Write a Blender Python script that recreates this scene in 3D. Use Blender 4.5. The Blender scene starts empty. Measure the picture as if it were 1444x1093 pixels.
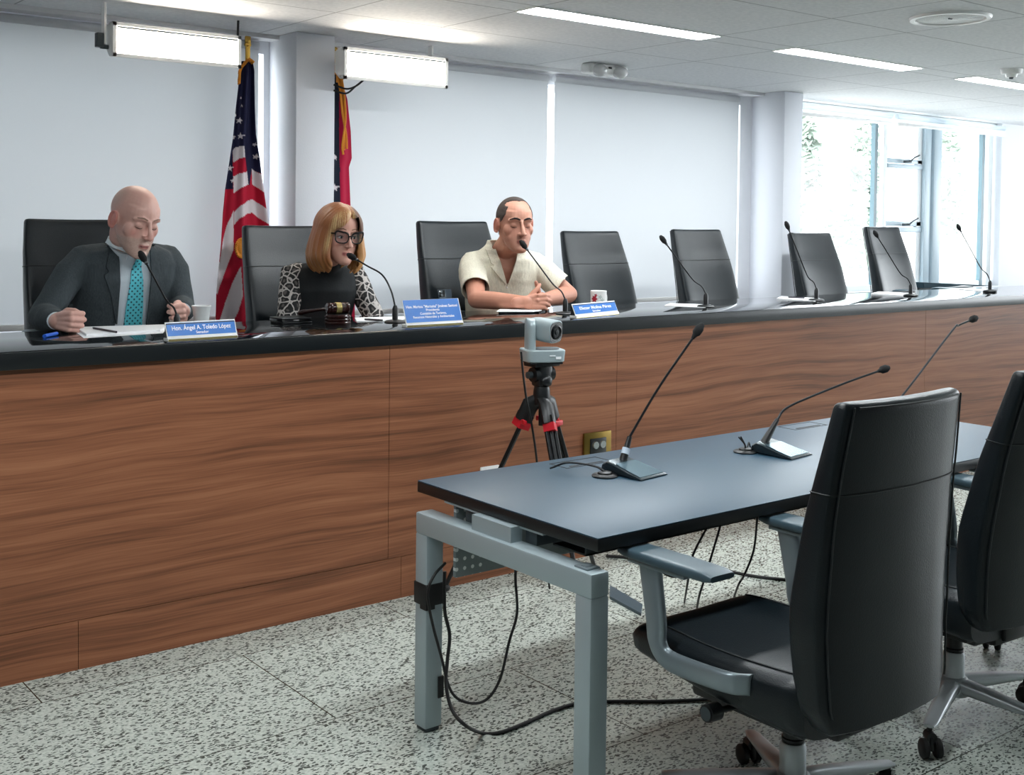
import bpy, bmesh, math, random
from math import sin, cos, pi, radians, sqrt, atan2
from mathutils import Vector as V, Matrix, noise
from mathutils.bvhtree import BVHTree
random.seed(7)
SC = bpy.context.scene
COL = SC.collection

# ------------------------------------------------------------------ camera
F, YAW, PIT, ROL, PY, CAMH = 1656.4, .66732, -.030659, .011804, 364.3, 1.54
_f = V((sin(YAW)*cos(PIT), cos(YAW)*cos(PIT), sin(PIT)))
_r = V((cos(YAW), -sin(YAW), 0)); _u = _r.cross(_f)
_r, _u = cos(ROL)*_r + sin(ROL)*_u, -sin(ROL)*_r + cos(ROL)*_u
CAMP = V((0, 0, CAMH))
def at(px, py, Y):                      # point of the plane y=Y seen at a pixel of the photograph
    d = _f + _r*((px-722)/F) - _u*((py-PY)/F)
    return CAMP + d*(Y/d.y)
def atz(px, py, z):
    d = _f + _r*((px-722)/F) - _u*((py-PY)/F)
    return CAMP + d*((z-CAMH)/d.z)
cd = bpy.data.cameras.new('camera'); cam = bpy.data.objects.new('camera', cd); COL.objects.link(cam)
m = Matrix((_r, _u, -_f)).transposed().to_4x4(); m.translation = CAMP
cam.matrix_world = m
cd.sensor_width = 36; cd.sensor_fit = 'HORIZONTAL'; cd.lens = F*36/1444
cd.shift_y = (PY-546.5)/1444; cd.clip_start = .05; cd.clip_end = 200
SC.camera = cam
SC.view_settings.view_transform = 'Standard'; SC.view_settings.look = 'None'
SC.view_settings.gamma = 1; SC.view_settings.use_curve_mapping = False
SC.view_settings.exposure = 1.0

# ------------------------------------------------------------------ materials
def lin(c):
    c = c/255
    return c/12.92 if c <= .04045 else ((c+.055)/1.055)**2.4
def rgb(r, g, b): return (lin(r), lin(g), lin(b), 1)
def new_mat(name):
    mt = bpy.data.materials.new(name); mt.use_nodes = True
    nt = mt.node_tree
    return mt, nt, nt.nodes['Principled BSDF']
def pmat(name, col, rough=.5, metal=0, spec=.5, bump=0, bscale=200, bdet=3, coat=0, trans=0, var=0, vscale=8):
    mt, nt, b = new_mat(name)
    b.inputs['Base Color'].default_value = col
    b.inputs['Roughness'].default_value = rough
    b.inputs['Metallic'].default_value = metal
    b.inputs['Specular IOR Level'].default_value = spec
    b.inputs['Coat Weight'].default_value = coat
    b.inputs['Transmission Weight'].default_value = trans
    tc = nt.nodes.new('ShaderNodeTexCoord')
    if var:
        n = nt.nodes.new('ShaderNodeTexNoise'); n.inputs['Scale'].default_value = vscale
        nt.links.new(tc.outputs['Object'], n.inputs['Vector'])
        mx = nt.nodes.new('ShaderNodeMix'); mx.data_type = 'RGBA'
        mx.inputs['A'].default_value = tuple(x*(1-var) for x in col[:3])+(1,)
        mx.inputs['B'].default_value = tuple(min(1, x*(1+var)) for x in col[:3])+(1,)
        nt.links.new(n.outputs['Fac'], mx.inputs['Factor']); nt.links.new(mx.outputs['Result'], b.inputs['Base Color'])
    if bump:
        n = nt.nodes.new('ShaderNodeTexNoise'); n.inputs['Scale'].default_value = bscale; n.inputs['Detail'].default_value = bdet
        nt.links.new(tc.outputs['Object'], n.inputs['Vector'])
        bp = nt.nodes.new('ShaderNodeBump'); bp.inputs['Strength'].default_value = bump; bp.inputs['Distance'].default_value = .01
        nt.links.new(n.outputs['Fac'], bp.inputs['Height']); nt.links.new(bp.outputs['Normal'], b.inputs['Normal'])
    return mt
def emat(name, col, s):
    mt, nt, b = new_mat(name)
    b.inputs['Base Color'].default_value = (.8, .8, .8, 1)
    b.inputs['Emission Color'].default_value = col; b.inputs['Emission Strength'].default_value = s
    return mt
def attr_mat(name, rough=.5, spec=.4, bump=0, bscale=300):
    mt = pmat(name, (.5, .5, .5, 1), rough, 0, spec, bump, bscale)
    nt = mt.node_tree; a = nt.nodes.new('ShaderNodeAttribute'); a.attribute_name = 'col'
    nt.links.new(a.outputs['Color'], nt.nodes['Principled BSDF'].inputs['Base Color'])
    return mt
class NB:                                # tiny node-building helper
    def __init__(s, mt): s.nt = mt.node_tree
    def n(s, t, **k):
        x = s.nt.nodes.new(t)
        for a, b in k.items(): setattr(x, a, b)
        return x
    def l(s, a, b): s.nt.links.new(a, b)
    def math(s, op, a, b=None):
        x = s.n('ShaderNodeMath', operation=op)
        for i, q in enumerate((a, b)):
            if q is None: continue
            if isinstance(q, (int, float)): x.inputs[i].default_value = q
            else: s.l(q, x.inputs[i])
        return x.outputs[0]
    def mix(s, f, a, b):
        x = s.n('ShaderNodeMix', data_type='RGBA')
        for k, q in (('Factor', f), ('A', a), ('B', b)):
            if isinstance(q, (tuple, int, float)): x.inputs[k].default_value = q
            else: s.l(q, x.inputs[k])
        return x.outputs['Result']
    def mapping(s, vec, loc=(0, 0, 0), rot=(0, 0, 0), sc=(1, 1, 1)):
        x = s.n('ShaderNodeMapping'); s.l(vec, x.inputs['Vector'])
        x.inputs['Location'].default_value = loc; x.inputs['Rotation'].default_value = rot; x.inputs['Scale'].default_value = sc
        return x.outputs['Vector']
    def ramp(s, f, stops):
        x = s.n('ShaderNodeValToRGB'); s.l(f, x.inputs['Fac']); e = x.color_ramp.elements
        while len(e) < len(stops): e.new(.5)
        for q, (p, c) in zip(e, stops): q.position = p; q.color = c
        return x.outputs['Color']

M = {}
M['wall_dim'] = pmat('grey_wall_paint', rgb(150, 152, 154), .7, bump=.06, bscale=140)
M['wall'] = pmat('wall_paint', rgb(222, 224, 229), .7, bump=.06, bscale=140)
M['ceiling_trim'] = pmat('trim_paint', rgb(232, 232, 234), .6)
M['pillar'] = pmat('pillar_paint', rgb(218, 221, 228), .65, bump=.08, bscale=120)
M['leather'] = pmat('black_teal_leather', rgb(7, 18, 24), .36, spec=.42, bump=.10, bscale=260)
M['leather_seam'] = pmat('leather_stitching', rgb(12, 20, 23), .5)
M['plastic'] = pmat('black_plastic', rgb(18, 20, 22), .4)
M['rubber'] = pmat('rubber', rgb(14, 15, 16), .6)
M['silver'] = pmat('silver_paint', rgb(168, 182, 187), .38, metal=.3, bump=.02, bscale=600)
M['armsilver'] = pmat('arm_metal', rgb(140, 152, 158), .36, metal=.5)
M['alu'] = pmat('polished_aluminium', rgb(182, 188, 191), .34, metal=.55)
M['chrome'] = pmat('chrome', rgb(190, 192, 194), .15, metal=1)
M['padteal'] = pmat('arm_pad', rgb(62, 82, 92), .38)
M['darksteel'] = pmat('dark_steel', rgb(66, 74, 78), .45, metal=.4)
M['deskblack'] = pmat('polished_black_top', rgb(14, 17, 19), .055, spec=.7)
M['deskfascia'] = pmat('black_fascia', rgb(15, 20, 23), .35, bump=.03, bscale=90)
M['tabletop'] = pmat('dark_blue_laminate', rgb(42, 70, 88), .40, spec=.55, bump=.015, bscale=700)
M['tableedge'] = pmat('black_edge', rgb(15, 18, 20), .4)
M['white'] = pmat('white_enamel', rgb(236, 236, 234), .4)
M['whitepaper'] = pmat('paper', rgb(240, 241, 243), .8)
M['cup'] = pmat('foam_cup', rgb(238, 241, 242), .6)
M['blueplate'] = pmat('blue_sign_face', rgb(16, 108, 194), .35)
M['letter'] = pmat('white_lettering', rgb(248, 250, 252), .5)
M['gold'] = pmat('gold_metal', rgb(205, 165, 80), .25, metal=1)
M['brass'] = pmat('brass_plate', rgb(132, 108, 52), .38, metal=.9)
M['fringe'] = pmat('gold_fringe', rgb(236, 150, 40), .7, bump=.6, bscale=350)
M['gavelwood'] = pmat('dark_polished_wood', rgb(44, 20, 18), .15, var=.3, vscale=30)
M['bandgold'] = pmat('gavel_band', rgb(214, 196, 130), .25, metal=.8)
M['penblue'] = pmat('blue_pen', rgb(40, 100, 210), .3)
M['pendark'] = pmat('dark_pen', rgb(40, 30, 44), .3)
M['redclamp'] = pmat('red_clamp', rgb(205, 28, 44), .4)
M['camgrey'] = pmat('camera_silver', rgb(168, 182, 186), .35, metal=.2)
M['lens'] = pmat('lens_glass', rgb(8, 9, 11), .05, spec=.9)
M['foam'] = pmat('microphone_foam', rgb(12, 13, 15), .9, bump=.4, bscale=900)
M['micstem'] = pmat('gooseneck_black', rgb(20, 22, 24), .35, metal=.3)
M['micchrome'] = pmat('gooseneck_steel', rgb(120, 126, 130), .25, metal=.9)
M['micbase'] = pmat('microphone_base', rgb(48, 60, 66), .25, metal=.6)
M['micbase2'] = pmat('microphone_base_top', rgb(95, 120, 130), .22, metal=.6)
M['tape'] = pmat('black_tape', rgb(18, 19, 20), .6)
M['shirt'] = pmat('white_shirt', rgb(214, 226, 234), .8, bump=.1, bscale=60)
M['eyewhite'] = pmat('eye_white', rgb(225, 222, 218), .2)
M['iris'] = pmat('dark_iris', rgb(40, 26, 20), .15)
M['lash'] = pmat('dark_lash', rgb(40, 26, 24), .8)
M['brow'] = pmat('black_brow', rgb(30, 22, 20), .9)
M['greybrow'] = pmat('pale_brow', rgb(150, 120, 105), .9)
M['browhair'] = pmat('brown_brow', rgb(120, 84, 62), .9)
M['glassframe'] = pmat('black_acetate', rgb(10, 10, 12), .18)
M['buzz'] = pmat('short_dark_hair', rgb(72, 62, 58), .9, bump=.5, bscale=700, var=.25, vscale=180)
M['bodice'] = pmat('black_knit', rgb(17, 22, 25), .85, bump=.1, bscale=120)
M['winframe'] = pmat('window_aluminium', rgb(186, 204, 214), .4)
M['winwhite'] = pmat('window_white', rgb(235, 240, 242), .5)
M['mullion'] = pmat('dark_mullion', rgb(78, 108, 118), .4)
M['skin1'] = attr_mat('skin_fair', .42, .45, .05, 500)
M['skin2'] = attr_mat('skin_tan', .5, .4, .05, 500)
M['hair'] = attr_mat('long_hair', .42, .45)
M['flag'] = attr_mat('flag_cloth', .75, .25, .05, 600)
M['striplight'] = emat('strip_light', (.93, .98, 1.0, 1), 26)
M['panellight'] = emat('studio_panel_light', (1, .90, .77, 1), 17)
M['speaker'] = pmat('speaker_grille', rgb(236, 238, 238), .6, bump=.3, bscale=500)
M['clear'] = pmat('clear_plastic', rgb(235, 236, 236), .2, trans=.35)
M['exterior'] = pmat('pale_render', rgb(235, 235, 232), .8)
M['leaf'] = pmat('foliage', rgb(146, 160, 147), .7, var=.4, vscale=2)  # paled: the overexposed wash outdoors is put into the leaf colour
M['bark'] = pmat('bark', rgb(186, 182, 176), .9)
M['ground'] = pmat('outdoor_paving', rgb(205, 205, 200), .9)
M['platform'] = pmat('platform_carpet', rgb(120, 118, 116), .9)
M['label'] = pmat('sticker', rgb(200, 212, 226), .5)
M['matteslate'] = pmat('matte_slate', rgb(44, 60, 68), .95, spec=.08)
M['phone'] = pmat('phone_body', rgb(60, 70, 80), .2, metal=.5)
M['flower'] = pmat('red_print', rgb(165, 25, 48), .5)
M['leafprint'] = pmat('grey_print', rgb(190, 200, 196), .5)
# glass pane
mt, nt, b = new_mat('window_glass'); nb = NB(mt)
g = nb.n('ShaderNodeBsdfGlossy'); g.inputs['Roughness'].default_value = .02
t = nb.n('ShaderNodeBsdfTransparent'); mx = nb.n('ShaderNodeMixShader'); mx.inputs[0].default_value = .05
nb.l(t.outputs[0], mx.inputs[1]); nb.l(g.outputs[0], mx.inputs[2])
nb.l(mx.outputs[0], nt.nodes['Material Output'].inputs['Surface']); M['glass'] = mt
# spectacle lens
mt, nt, b = new_mat('spectacle_glass'); nb = NB(mt)
g = nb.n('ShaderNodeBsdfGlossy'); g.inputs['Roughness'].default_value = .03
t = nb.n('ShaderNodeBsdfTransparent'); mx = nb.n('ShaderNodeMixShader'); mx.inputs[0].default_value = .12
nb.l(t.outputs[0], mx.inputs[1]); nb.l(g.outputs[0], mx.inputs[2])
nb.l(mx.outputs[0], nt.nodes['Material Output'].inputs['Surface']); M['specs'] = mt
# translucent blind
mt, nt, b = new_mat('blind_fabric'); nb = NB(mt)
d = nb.n('ShaderNodeBsdfDiffuse'); d.inputs['Color'].default_value = rgb(214, 216, 220)
t = nb.n('ShaderNodeBsdfTranslucent'); t.inputs['Color'].default_value = rgb(222, 228, 232)
mx = nb.n('ShaderNodeMixShader'); mx.inputs[0].default_value = .065
nb.l(d.outputs[0], mx.inputs[1]); nb.l(t.outputs[0], mx.inputs[2])
nb.l(mx.outputs[0], nt.nodes['Material Output'].inputs['Surface']); M['blind'] = mt
mt = mt.copy(); mt.name = 'sheer_blind_fabric'; M['sheer'] = mt
for nd in mt.node_tree.nodes:
    if nd.type == 'MIX_SHADER': nd.inputs[0].default_value = .9
# wood
mt, nt, b = new_mat('walnut_laminate'); nb = NB(mt)
tc = nb.n('ShaderNodeTexCoord'); g = nb.n('ShaderNodeNewGeometry')
pos = g.outputs['Position']
warp = nb.n('ShaderNodeTexNoise'); nb.l(nb.mapping(pos, sc=(.8, 1, 1.6)), warp.inputs['Vector']); warp.inputs['Scale'].default_value = 1.0; warp.inputs['Detail'].default_value = 2
off = nb.n('ShaderNodeVectorMath', operation='MULTIPLY_ADD'); nb.l(warp.outputs['Color'], off.inputs[0]); off.inputs[1].default_value = (0, 0, .13); nb.l(pos, off.inputs[2])
n1 = nb.n('ShaderNodeTexNoise'); nb.l(nb.mapping(off.outputs[0], sc=(.6, 1, 24)), n1.inputs['Vector']); n1.inputs['Scale'].default_value = 1; n1.inputs['Detail'].default_value = 5; n1.inputs['Roughness'].default_value = .6
n2 = nb.n('ShaderNodeTexNoise'); nb.l(nb.mapping(off.outputs[0], sc=(3, 1, 170)), n2.inputs['Vector']); n2.inputs['Scale'].default_value = 1; n2.inputs['Detail'].default_value = 4
n3 = nb.n('ShaderNodeTexNoise'); nb.l(nb.mapping(off.outputs[0], sc=(.35, 1, 3.2)), n3.inputs['Vector']); n3.inputs['Scale'].default_value = 1; n3.inputs['Detail'].default_value = 2
f1 = nb.math('ADD', nb.math('MULTIPLY', n1.outputs['Fac'], .62), nb.math('ADD', nb.math('MULTIPLY', n2.outputs['Fac'], .26), nb.math('MULTIPLY', n3.outputs['Fac'], .22)))
colr = nb.ramp(f1, [(.37, rgb(86, 58, 41)), (.46, rgb(116, 74, 52)), (.55, rgb(145, 93, 66)), (.64, rgb(162, 107, 77)), (.74, rgb(176, 121, 88))])
nb.l(colr, b.inputs['Base Color']); b.inputs['Roughness'].default_value = .46; b.inputs['Specular IOR Level'].default_value = .28
M['wood'] = mt
# terrazzo
mt, nt, b = new_mat('terrazzo_tiles'); nb = NB(mt)
tc = nb.n('ShaderNodeTexCoord'); P = tc.outputs['Object']
nz = nb.n('ShaderNodeTexNoise'); nb.l(P, nz.inputs['Vector']); nz.inputs['Scale'].default_value = 40
wv = nb.n('ShaderNodeVectorMath', operation='MULTIPLY_ADD'); nb.l(nz.outputs['Color'], wv.inputs[0]); wv.inputs[1].default_value = (.02, .02, 0); nb.l(P, wv.inputs[2])
chips = None
for ang, sc, thr, off in ((.5, 72, .33, 0), (-1.0, 64, .34, 7.3), (1.7, 80, .32, 3.1)):
    vo = nb.n('ShaderNodeTexVoronoi', voronoi_dimensions='2D'); nb.l(nb.mapping(wv.outputs[0], loc=(off, off, 0), rot=(0, 0, ang), sc=(1, 2.1, 1)), vo.inputs['Vector'])
    vo.inputs['Scale'].default_value = sc*.78
    sp = nb.n('ShaderNodeSeparateColor'); nb.l(vo.outputs['Color'], sp.inputs[0])
    a = nb.math('LESS_THAN', vo.outputs['Distance'], nb.math('ADD', .10, nb.math('MULTIPLY', sp.outputs[1], .36)))
    a = nb.math('MULTIPLY', a, nb.math('LESS_THAN', sp.outputs[0], thr))
    chips = a if chips is None else nb.math('MAXIMUM', chips, a)
n2 = nb.n('ShaderNodeTexNoise'); nb.l(P, n2.inputs['Vector']); n2.inputs['Scale'].default_value = 90; n2.inputs['Detail'].default_value = 5
n4 = nb.n('ShaderNodeTexNoise'); nb.l(P, n4.inputs['Vector']); n4.inputs['Scale'].default_value = 1.2
base = nb.ramp(n2.outputs['Fac'], [(.35, rgb(172, 181, 173)), (.65, rgb(208, 215, 207))])
base = nb.mix(nb.math('MULTIPLY', n4.outputs['Fac'], .25), base, rgb(192, 196, 184))
chipc = nb.mix(n2.outputs['Fac'], rgb(40, 46, 44), rgb(104, 110, 104))
c1 = nb.mix(chips, base, chipc)
br = nb.n('ShaderNodeTexBrick', offset=.5, offset_frequency=2); nb.l(nb.mapping(P, loc=(-1.119+.687+1.374*12, -3.80+.655*20, 0)), br.inputs['Vector'])
br.inputs['Scale'].default_value = 1; br.inputs['Brick Width'].default_value = 1.374; br.inputs['Row Height'].default_value = .655
br.inputs['Mortar Size'].default_value = .0022; br.inputs['Mortar Smooth'].default_value = 0
c2 = nb.mix(br.outputs['Fac'], c1, rgb(62, 64, 56))
nb.l(c2, b.inputs['Base Color']); b.inputs['Roughness'].default_value = .24; b.inputs['Specular IOR Level'].default_value = .4
M['floor'] = mt
# ceiling tiles
mt, nt, b = new_mat('ceiling_tiles'); nb = NB(mt)
g = nb.n('ShaderNodeNewGeometry'); sx = nb.n('ShaderNodeSeparateXYZ'); nb.l(g.outputs['Position'], sx.inputs[0])
line = None
def seam(line, coord, o, per):
    w = nb.math('WRAP', nb.math('SUBTRACT', coord, o), per); x = nb.nt.nodes[-1]; x.inputs[2].default_value = 0
    a = nb.math('LESS_THAN', w, .009)
    return a if line is None else nb.math('MAXIMUM', line, a)
line = seam(line, sx.outputs['X'], 3.38, 1.83); line = seam(line, sx.outputs['X'], 4.60, 1.83)
for yv in (4.88, 4.28, 4.12, 3.44, 2.8):
    a = nb.math('LESS_THAN', nb.math('ABSOLUTE', nb.math('SUBTRACT', sx.outputs['Y'], yv)), .0045)
    line = nb.math('MAXIMUM', line, a)
n = nb.n('ShaderNodeTexNoise'); n.inputs['Scale'].default_value = 45; n.inputs['Detail'].default_value = 4; nb.l(g.outputs['Position'], n.inputs['Vector'])
cc = nb.ramp(n.outputs['Fac'], [(.3, rgb(204, 206, 208)), (.7, rgb(220, 221, 222))])
nb.l(nb.mix(nb.math('MULTIPLY', line, .65), cc, rgb(110, 112, 115)), b.inputs['Base Color']); b.inputs['Roughness'].default_value = .75
M['ceiling'] = mt
# leopard print
mt, nt, b = new_mat('leopard_print'); nb = NB(mt)
tc = nb.n('ShaderNodeTexCoord'); nz = nb.n('ShaderNodeTexNoise'); nb.l(tc.outputs['Object'], nz.inputs['Vector']); nz.inputs['Scale'].default_value = 26
wv = nb.n('ShaderNodeVectorMath', operation='MULTIPLY_ADD'); nb.l(nz.outputs['Color'], wv.inputs[0]); wv.inputs[1].default_value = (.022, .022, .022); nb.l(tc.outputs['Object'], wv.inputs[2])
ve = nb.n('ShaderNodeTexVoronoi', feature='DISTANCE_TO_EDGE'); nb.l(wv.outputs[0], ve.inputs['Vector']); ve.inputs['Scale'].default_value = 28
vf = nb.n('ShaderNodeTexVoronoi'); nb.l(wv.outputs[0], vf.inputs['Vector']); vf.inputs['Scale'].default_value = 28
edge = nb.ramp(ve.outputs['Distance'], [(.05, rgb(190, 184, 180)), (.105, rgb(15, 15, 17))])
cen = nb.ramp(vf.outputs['Distance'], [(.18, rgb(88, 84, 82)), (.30, (0, 0, 0, 1))])
mxl = nb.n('ShaderNodeMix', data_type='RGBA', blend_type='LIGHTEN'); mxl.inputs['Factor'].default_value = 1
nb.l(edge, mxl.inputs['A']); nb.l(cen, mxl.inputs['B']); nb.l(mxl.outputs['Result'], b.inputs['Base Color']); b.inputs['Roughness'].default_value = .75
M['leopard'] = mt
# suit cloth (fine pinstripe)
mt, nt, b = new_mat('charcoal_suiting'); nb = NB(mt)
tc = nb.n('ShaderNodeTexCoord')
n = nb.n('ShaderNodeTexNoise'); nb.l(nb.mapping(tc.outputs['Object'], sc=(420, 420, 20)), n.inputs['Vector']); n.inputs['Scale'].default_value = 1
nb.l(nb.ramp(n.outputs['Fac'], [(.35, rgb(52, 60, 65)), (.7, rgb(68, 77, 81))]), b.inputs['Base Color']); b.inputs['Roughness'].default_value = .85
nw = nb.n('ShaderNodeTexNoise'); nb.l(tc.outputs['Object'], nw.inputs['Vector']); nw.inputs['Scale'].default_value = 14; nw.inputs['Detail'].default_value = 3
bp = nb.n('ShaderNodeBump'); bp.inputs['Strength'].default_value = .35; bp.inputs['Distance'].default_value = .02; nb.l(nw.outputs['Fac'], bp.inputs['Height']); nb.l(bp.outputs['Normal'], b.inputs['Normal'])
M['suit'] = mt
# cream linen
mt, nt, b = new_mat('cream_linen'); nb = NB(mt)
tc = nb.n('ShaderNodeTexCoord')
n = nb.n('ShaderNodeTexNoise'); nb.l(nb.mapping(tc.outputs['Object'], sc=(260, 260, 14)), n.inputs['Vector']); n.inputs['Scale'].default_value = 1
nb.l(nb.ramp(n.outputs['Fac'], [(.3, rgb(210, 206, 188)), (.7, rgb(234, 230, 212))]), b.inputs['Base Color']); b.inputs['Roughness'].default_value = .85
nw = nb.n('ShaderNodeTexNoise'); nb.l(tc.outputs['Object'], nw.inputs['Vector']); nw.inputs['Scale'].default_value = 13; nw.inputs['Detail'].default_value = 3
bp = nb.n('ShaderNodeBump'); bp.inputs['Strength'].default_value = .45; bp.inputs['Distance'].default_value = .02; nb.l(nw.outputs['Fac'], bp.inputs['Height']); nb.l(bp.outputs['Normal'], b.inputs['Normal'])
M['linen'] = mt
# turquoise dotted tie
mt, nt, b = new_mat('turquoise_dotted_silk'); nb = NB(mt)
tc = nb.n('ShaderNodeTexCoord'); vo = nb.n('ShaderNodeTexVoronoi', voronoi_dimensions='2D'); vo.inputs['Randomness'].default_value = 0; vo.inputs['Scale'].default_value = 62
sxz = nb.n('ShaderNodeSeparateXYZ'); nb.l(tc.outputs['Object'], sxz.inputs[0]); cx = nb.n('ShaderNodeCombineXYZ'); nb.l(sxz.outputs['X'], cx.inputs[0]); nb.l(sxz.outputs['Z'], cx.inputs[1])
nb.l(nb.mapping(cx.outputs[0], rot=(0, 0, pi/4)), vo.inputs['Vector'])
nb.l(nb.ramp(vo.outputs['Distance'], [(.20, rgb(30, 78, 92)), (.27, rgb(96, 202, 216))]), b.inputs['Base Color']); b.inputs['Roughness'].default_value = .45
M['tie'] = mt
# perforated panel
mt, nt, b = new_mat('perforated_steel'); nb = NB(mt)
tc = nb.n('ShaderNodeTexCoord'); vo = nb.n('ShaderNodeTexVoronoi', voronoi_dimensions='2D'); vo.inputs['Randomness'].default_value = 0; vo.inputs['Scale'].default_value = 34
sxz = nb.n('ShaderNodeSeparateXYZ'); nb.l(tc.outputs['Object'], sxz.inputs[0]); cx = nb.n('ShaderNodeCombineXYZ'); nb.l(sxz.outputs['X'], cx.inputs[0]); nb.l(sxz.outputs['Z'], cx.inputs[1])
nb.l(cx.outputs[0], vo.inputs['Vector'])
dot = nb.math('LESS_THAN', vo.outputs['Distance'], .2)
lim = nb.math('MULTIPLY', dot, nb.math('LESS_THAN', sxz.outputs['X'], .14))
nb.l(nb.mix(lim, rgb(128, 138, 140), rgb(235, 238, 238)), b.inputs['Base Color']); b.inputs['Roughness'].default_value = .5
M['perf'] = mt

# ------------------------------------------------------------------ mesh helpers
def frames(pts, up=None):
    pts = [V(p) for p in pts]; out = []; n = len(pts)
    for i in range(n):
        t = (pts[min(i+1, n-1)]-pts[max(i-1, 0)]).normalized()
        if i == 0:
            a = V(up) if up is not None else (V((0, 0, 1)) if abs(t.z) < .9 else V((1, 0, 0)))
            a = (a - t*a.dot(t)).normalized()
        else:
            a = (a - t*a.dot(t)).normalized()
        out.append((pts[i], t, a, t.cross(a)))
    return out
def smooth_path(pts, k=6):
    pts = [V(p) for p in pts]
    if len(pts) < 3: return pts
    q = [pts[0]*2-pts[1]]+pts+[pts[-1]*2-pts[-2]]; out = []
    for i in range(1, len(q)-2):
        for j in range(k):
            t = j/k; a, b, c, d = q[i-1:i+3]
            out.append(.5*((2*b)+(c-a)*t+(2*a-5*b+4*c-d)*t*t+(3*b-a-3*c+d)*t**3))
    out.append(pts[-1]); return out
class MB:
    def __init__(s): s.v = []; s.f = []; s.mi = []; s.fl = set()
    def add(s, vs, fs, mi=0):
        o = len(s.v); s.v += [V(x) for x in vs]
        s.f += [tuple(i+o for i in f) for f in fs]; s.mi += [mi]*len(fs); return s
    def bm(s, bmx, mi=0, mat=None):
        bmx.verts.index_update()
        vs = [mat@v.co if mat else v.co.copy() for v in bmx.verts]; fs = [tuple(v.index for v in f.verts) for f in bmx.faces]
        bmx.free(); return s.add(vs, fs, mi)
    def box(s, lo, hi, r=0, seg=2, mi=0, mat=None):
        b = bmesh.new(); bmesh.ops.create_cube(b, size=1)
        lo, hi = V(lo), V(hi); c = (lo+hi)/2; d = hi-lo
        for v in b.verts: v.co = V((v.co.x*d.x, v.co.y*d.y, v.co.z*d.z))+c
        if r: bmesh.ops.bevel(b, geom=b.edges[:], offset=min(r, min(d)*.49), segments=seg, affect='EDGES', profile=.5)
        b.faces.ensure_lookup_table(); big = sorted(range(len(b.faces)), key=lambda i: -b.faces[i].calc_area())[:6]; n0 = len(s.f); s.fl |= {n0+i for i in big}
        return s.bm(b, mi, mat)
    def loft(s, rings, caps=True, closed=True, mi=0):
        n = len(rings[0]); vs = [p for r in rings for p in r]; fs = []
        for i in range(len(rings)-1):
            for j in range(n if closed else n-1):
                k = (j+1) % n
                fs.append((i*n+j, i*n+k, (i+1)*n+k, (i+1)*n+j))
        if caps and closed:
            fs.append(tuple(range(n-1, -1, -1))); fs.append(tuple((len(rings)-1)*n+j for j in range(n)))
        return s.add(vs, fs, mi)
    def tube(s, pts, r, seg=10, ell=None, up=None, round_=False, mi=0):
        fr = frames(pts, up); n = len(fr)
        rr = r if isinstance(r, (list, tuple)) else [r]*n
        ea = ell or (1, 1)
        rings = []
        def ring(c, a, b, q): return [c+a*(cos(2*pi*j/seg)*q*ea[0])+b*(sin(2*pi*j/seg)*q*ea[1]) for j in range(seg)]
        if round_:
            c, t, a, b = fr[0]
            for k in (80, 55, 28): rings.append(ring(c-t*rr[0]*sin(radians(k)), a, b, rr[0]*cos(radians(k))))
        for (c, t, a, b), q in zip(fr, rr): rings.append(ring(c, a, b, q))
        if round_:
            c, t, a, b = fr[-1]
            for k in (28, 55, 80): rings.append(ring(c+t*rr[-1]*sin(radians(k)), a, b, rr[-1]*cos(radians(k))))
        return s.loft(rings, mi=mi)
    def lathe(s, prof, c=(0, 0, 0), seg=24, mi=0, mat=None):
        c = V(c); rings = []
        for r, z in prof:
            rings.append([V((cos(2*pi*j/seg)*max(r, 1e-4), sin(2*pi*j/seg)*max(r, 1e-4), z)) for j in range(seg)])
        rings = [[(mat@p if mat else p)+c for p in q] for q in rings]
        return s.loft(rings, mi=mi)
    def ellip(s, c, r, seg=20, rot=None, mi=0):
        b = bmesh.new(); bmesh.ops.create_uvsphere(b, u_segments=seg, v_segments=max(8, seg*2//3), radius=1)
        mt = Matrix.Translation(V(c)) @ ((rot or Matrix.Identity(3)).to_4x4()) @ Matrix.Diagonal((r[0], r[1], r[2], 1))
        return s.bm(b, mi, mt)
    def grid(s, P, nu, nv, mi=0):
        vs = [P(i/nu, j/nv) for i in range(nu+1) for j in range(nv+1)]
        fs = [(i*(nv+1)+j, i*(nv+1)+j+1, (i+1)*(nv+1)+j+1, (i+1)*(nv+1)+j) for i in range(nu) for j in range(nv)]
        return s.add(vs, fs, mi)
    def xf(s, mt):
        s.v = [mt@p for p in s.v]; return s
    def mesh(s, name, mats, org=(0, 0, 0), sharp=40, flip=True):
        me = bpy.data.meshes.new(name); o = V(org)
        me.from_pydata([tuple(p-o) for p in s.v], [], s.f)
        for q in (mats if isinstance(mats, (list, tuple)) else [mats]): me.materials.append(M[q] if isinstance(q, str) else q)
        me.polygons.foreach_set('material_index', s.mi); me.polygons.foreach_set('use_smooth', [i not in s.fl for i in range(len(s.f))])
        if flip:
            b = bmesh.new(); b.from_mesh(me); bmesh.ops.recalc_face_normals(b, faces=b.faces[:]); b.to_mesh(me); b.free()
        me.set_sharp_from_angle(angle=radians(sharp)); me.update(); return me
    def build(s, name, mats, parent=None, world=False, sharp=40, org=None):
        o0 = parent_loc(parent) if (parent is not None and world) else V((0, 0, 0))
        if org is not None: o0 = V(org)
        ob = bpy.data.objects.new(name, s.mesh(name, mats, o0, sharp)); COL.objects.link(ob)
        if org is not None: ob.location = V(org)
        if parent is not None: ob.parent = parent
        return ob
def parent_loc(o):
    p = V(o.location); q = o.parent
    while q is not None: p += V(q.location); q = q.parent
    return p
def tag(o, label, cat, group=None):
    o['label'] = label; o['category'] = cat
    if group: o['group'] = group
    return o
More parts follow.
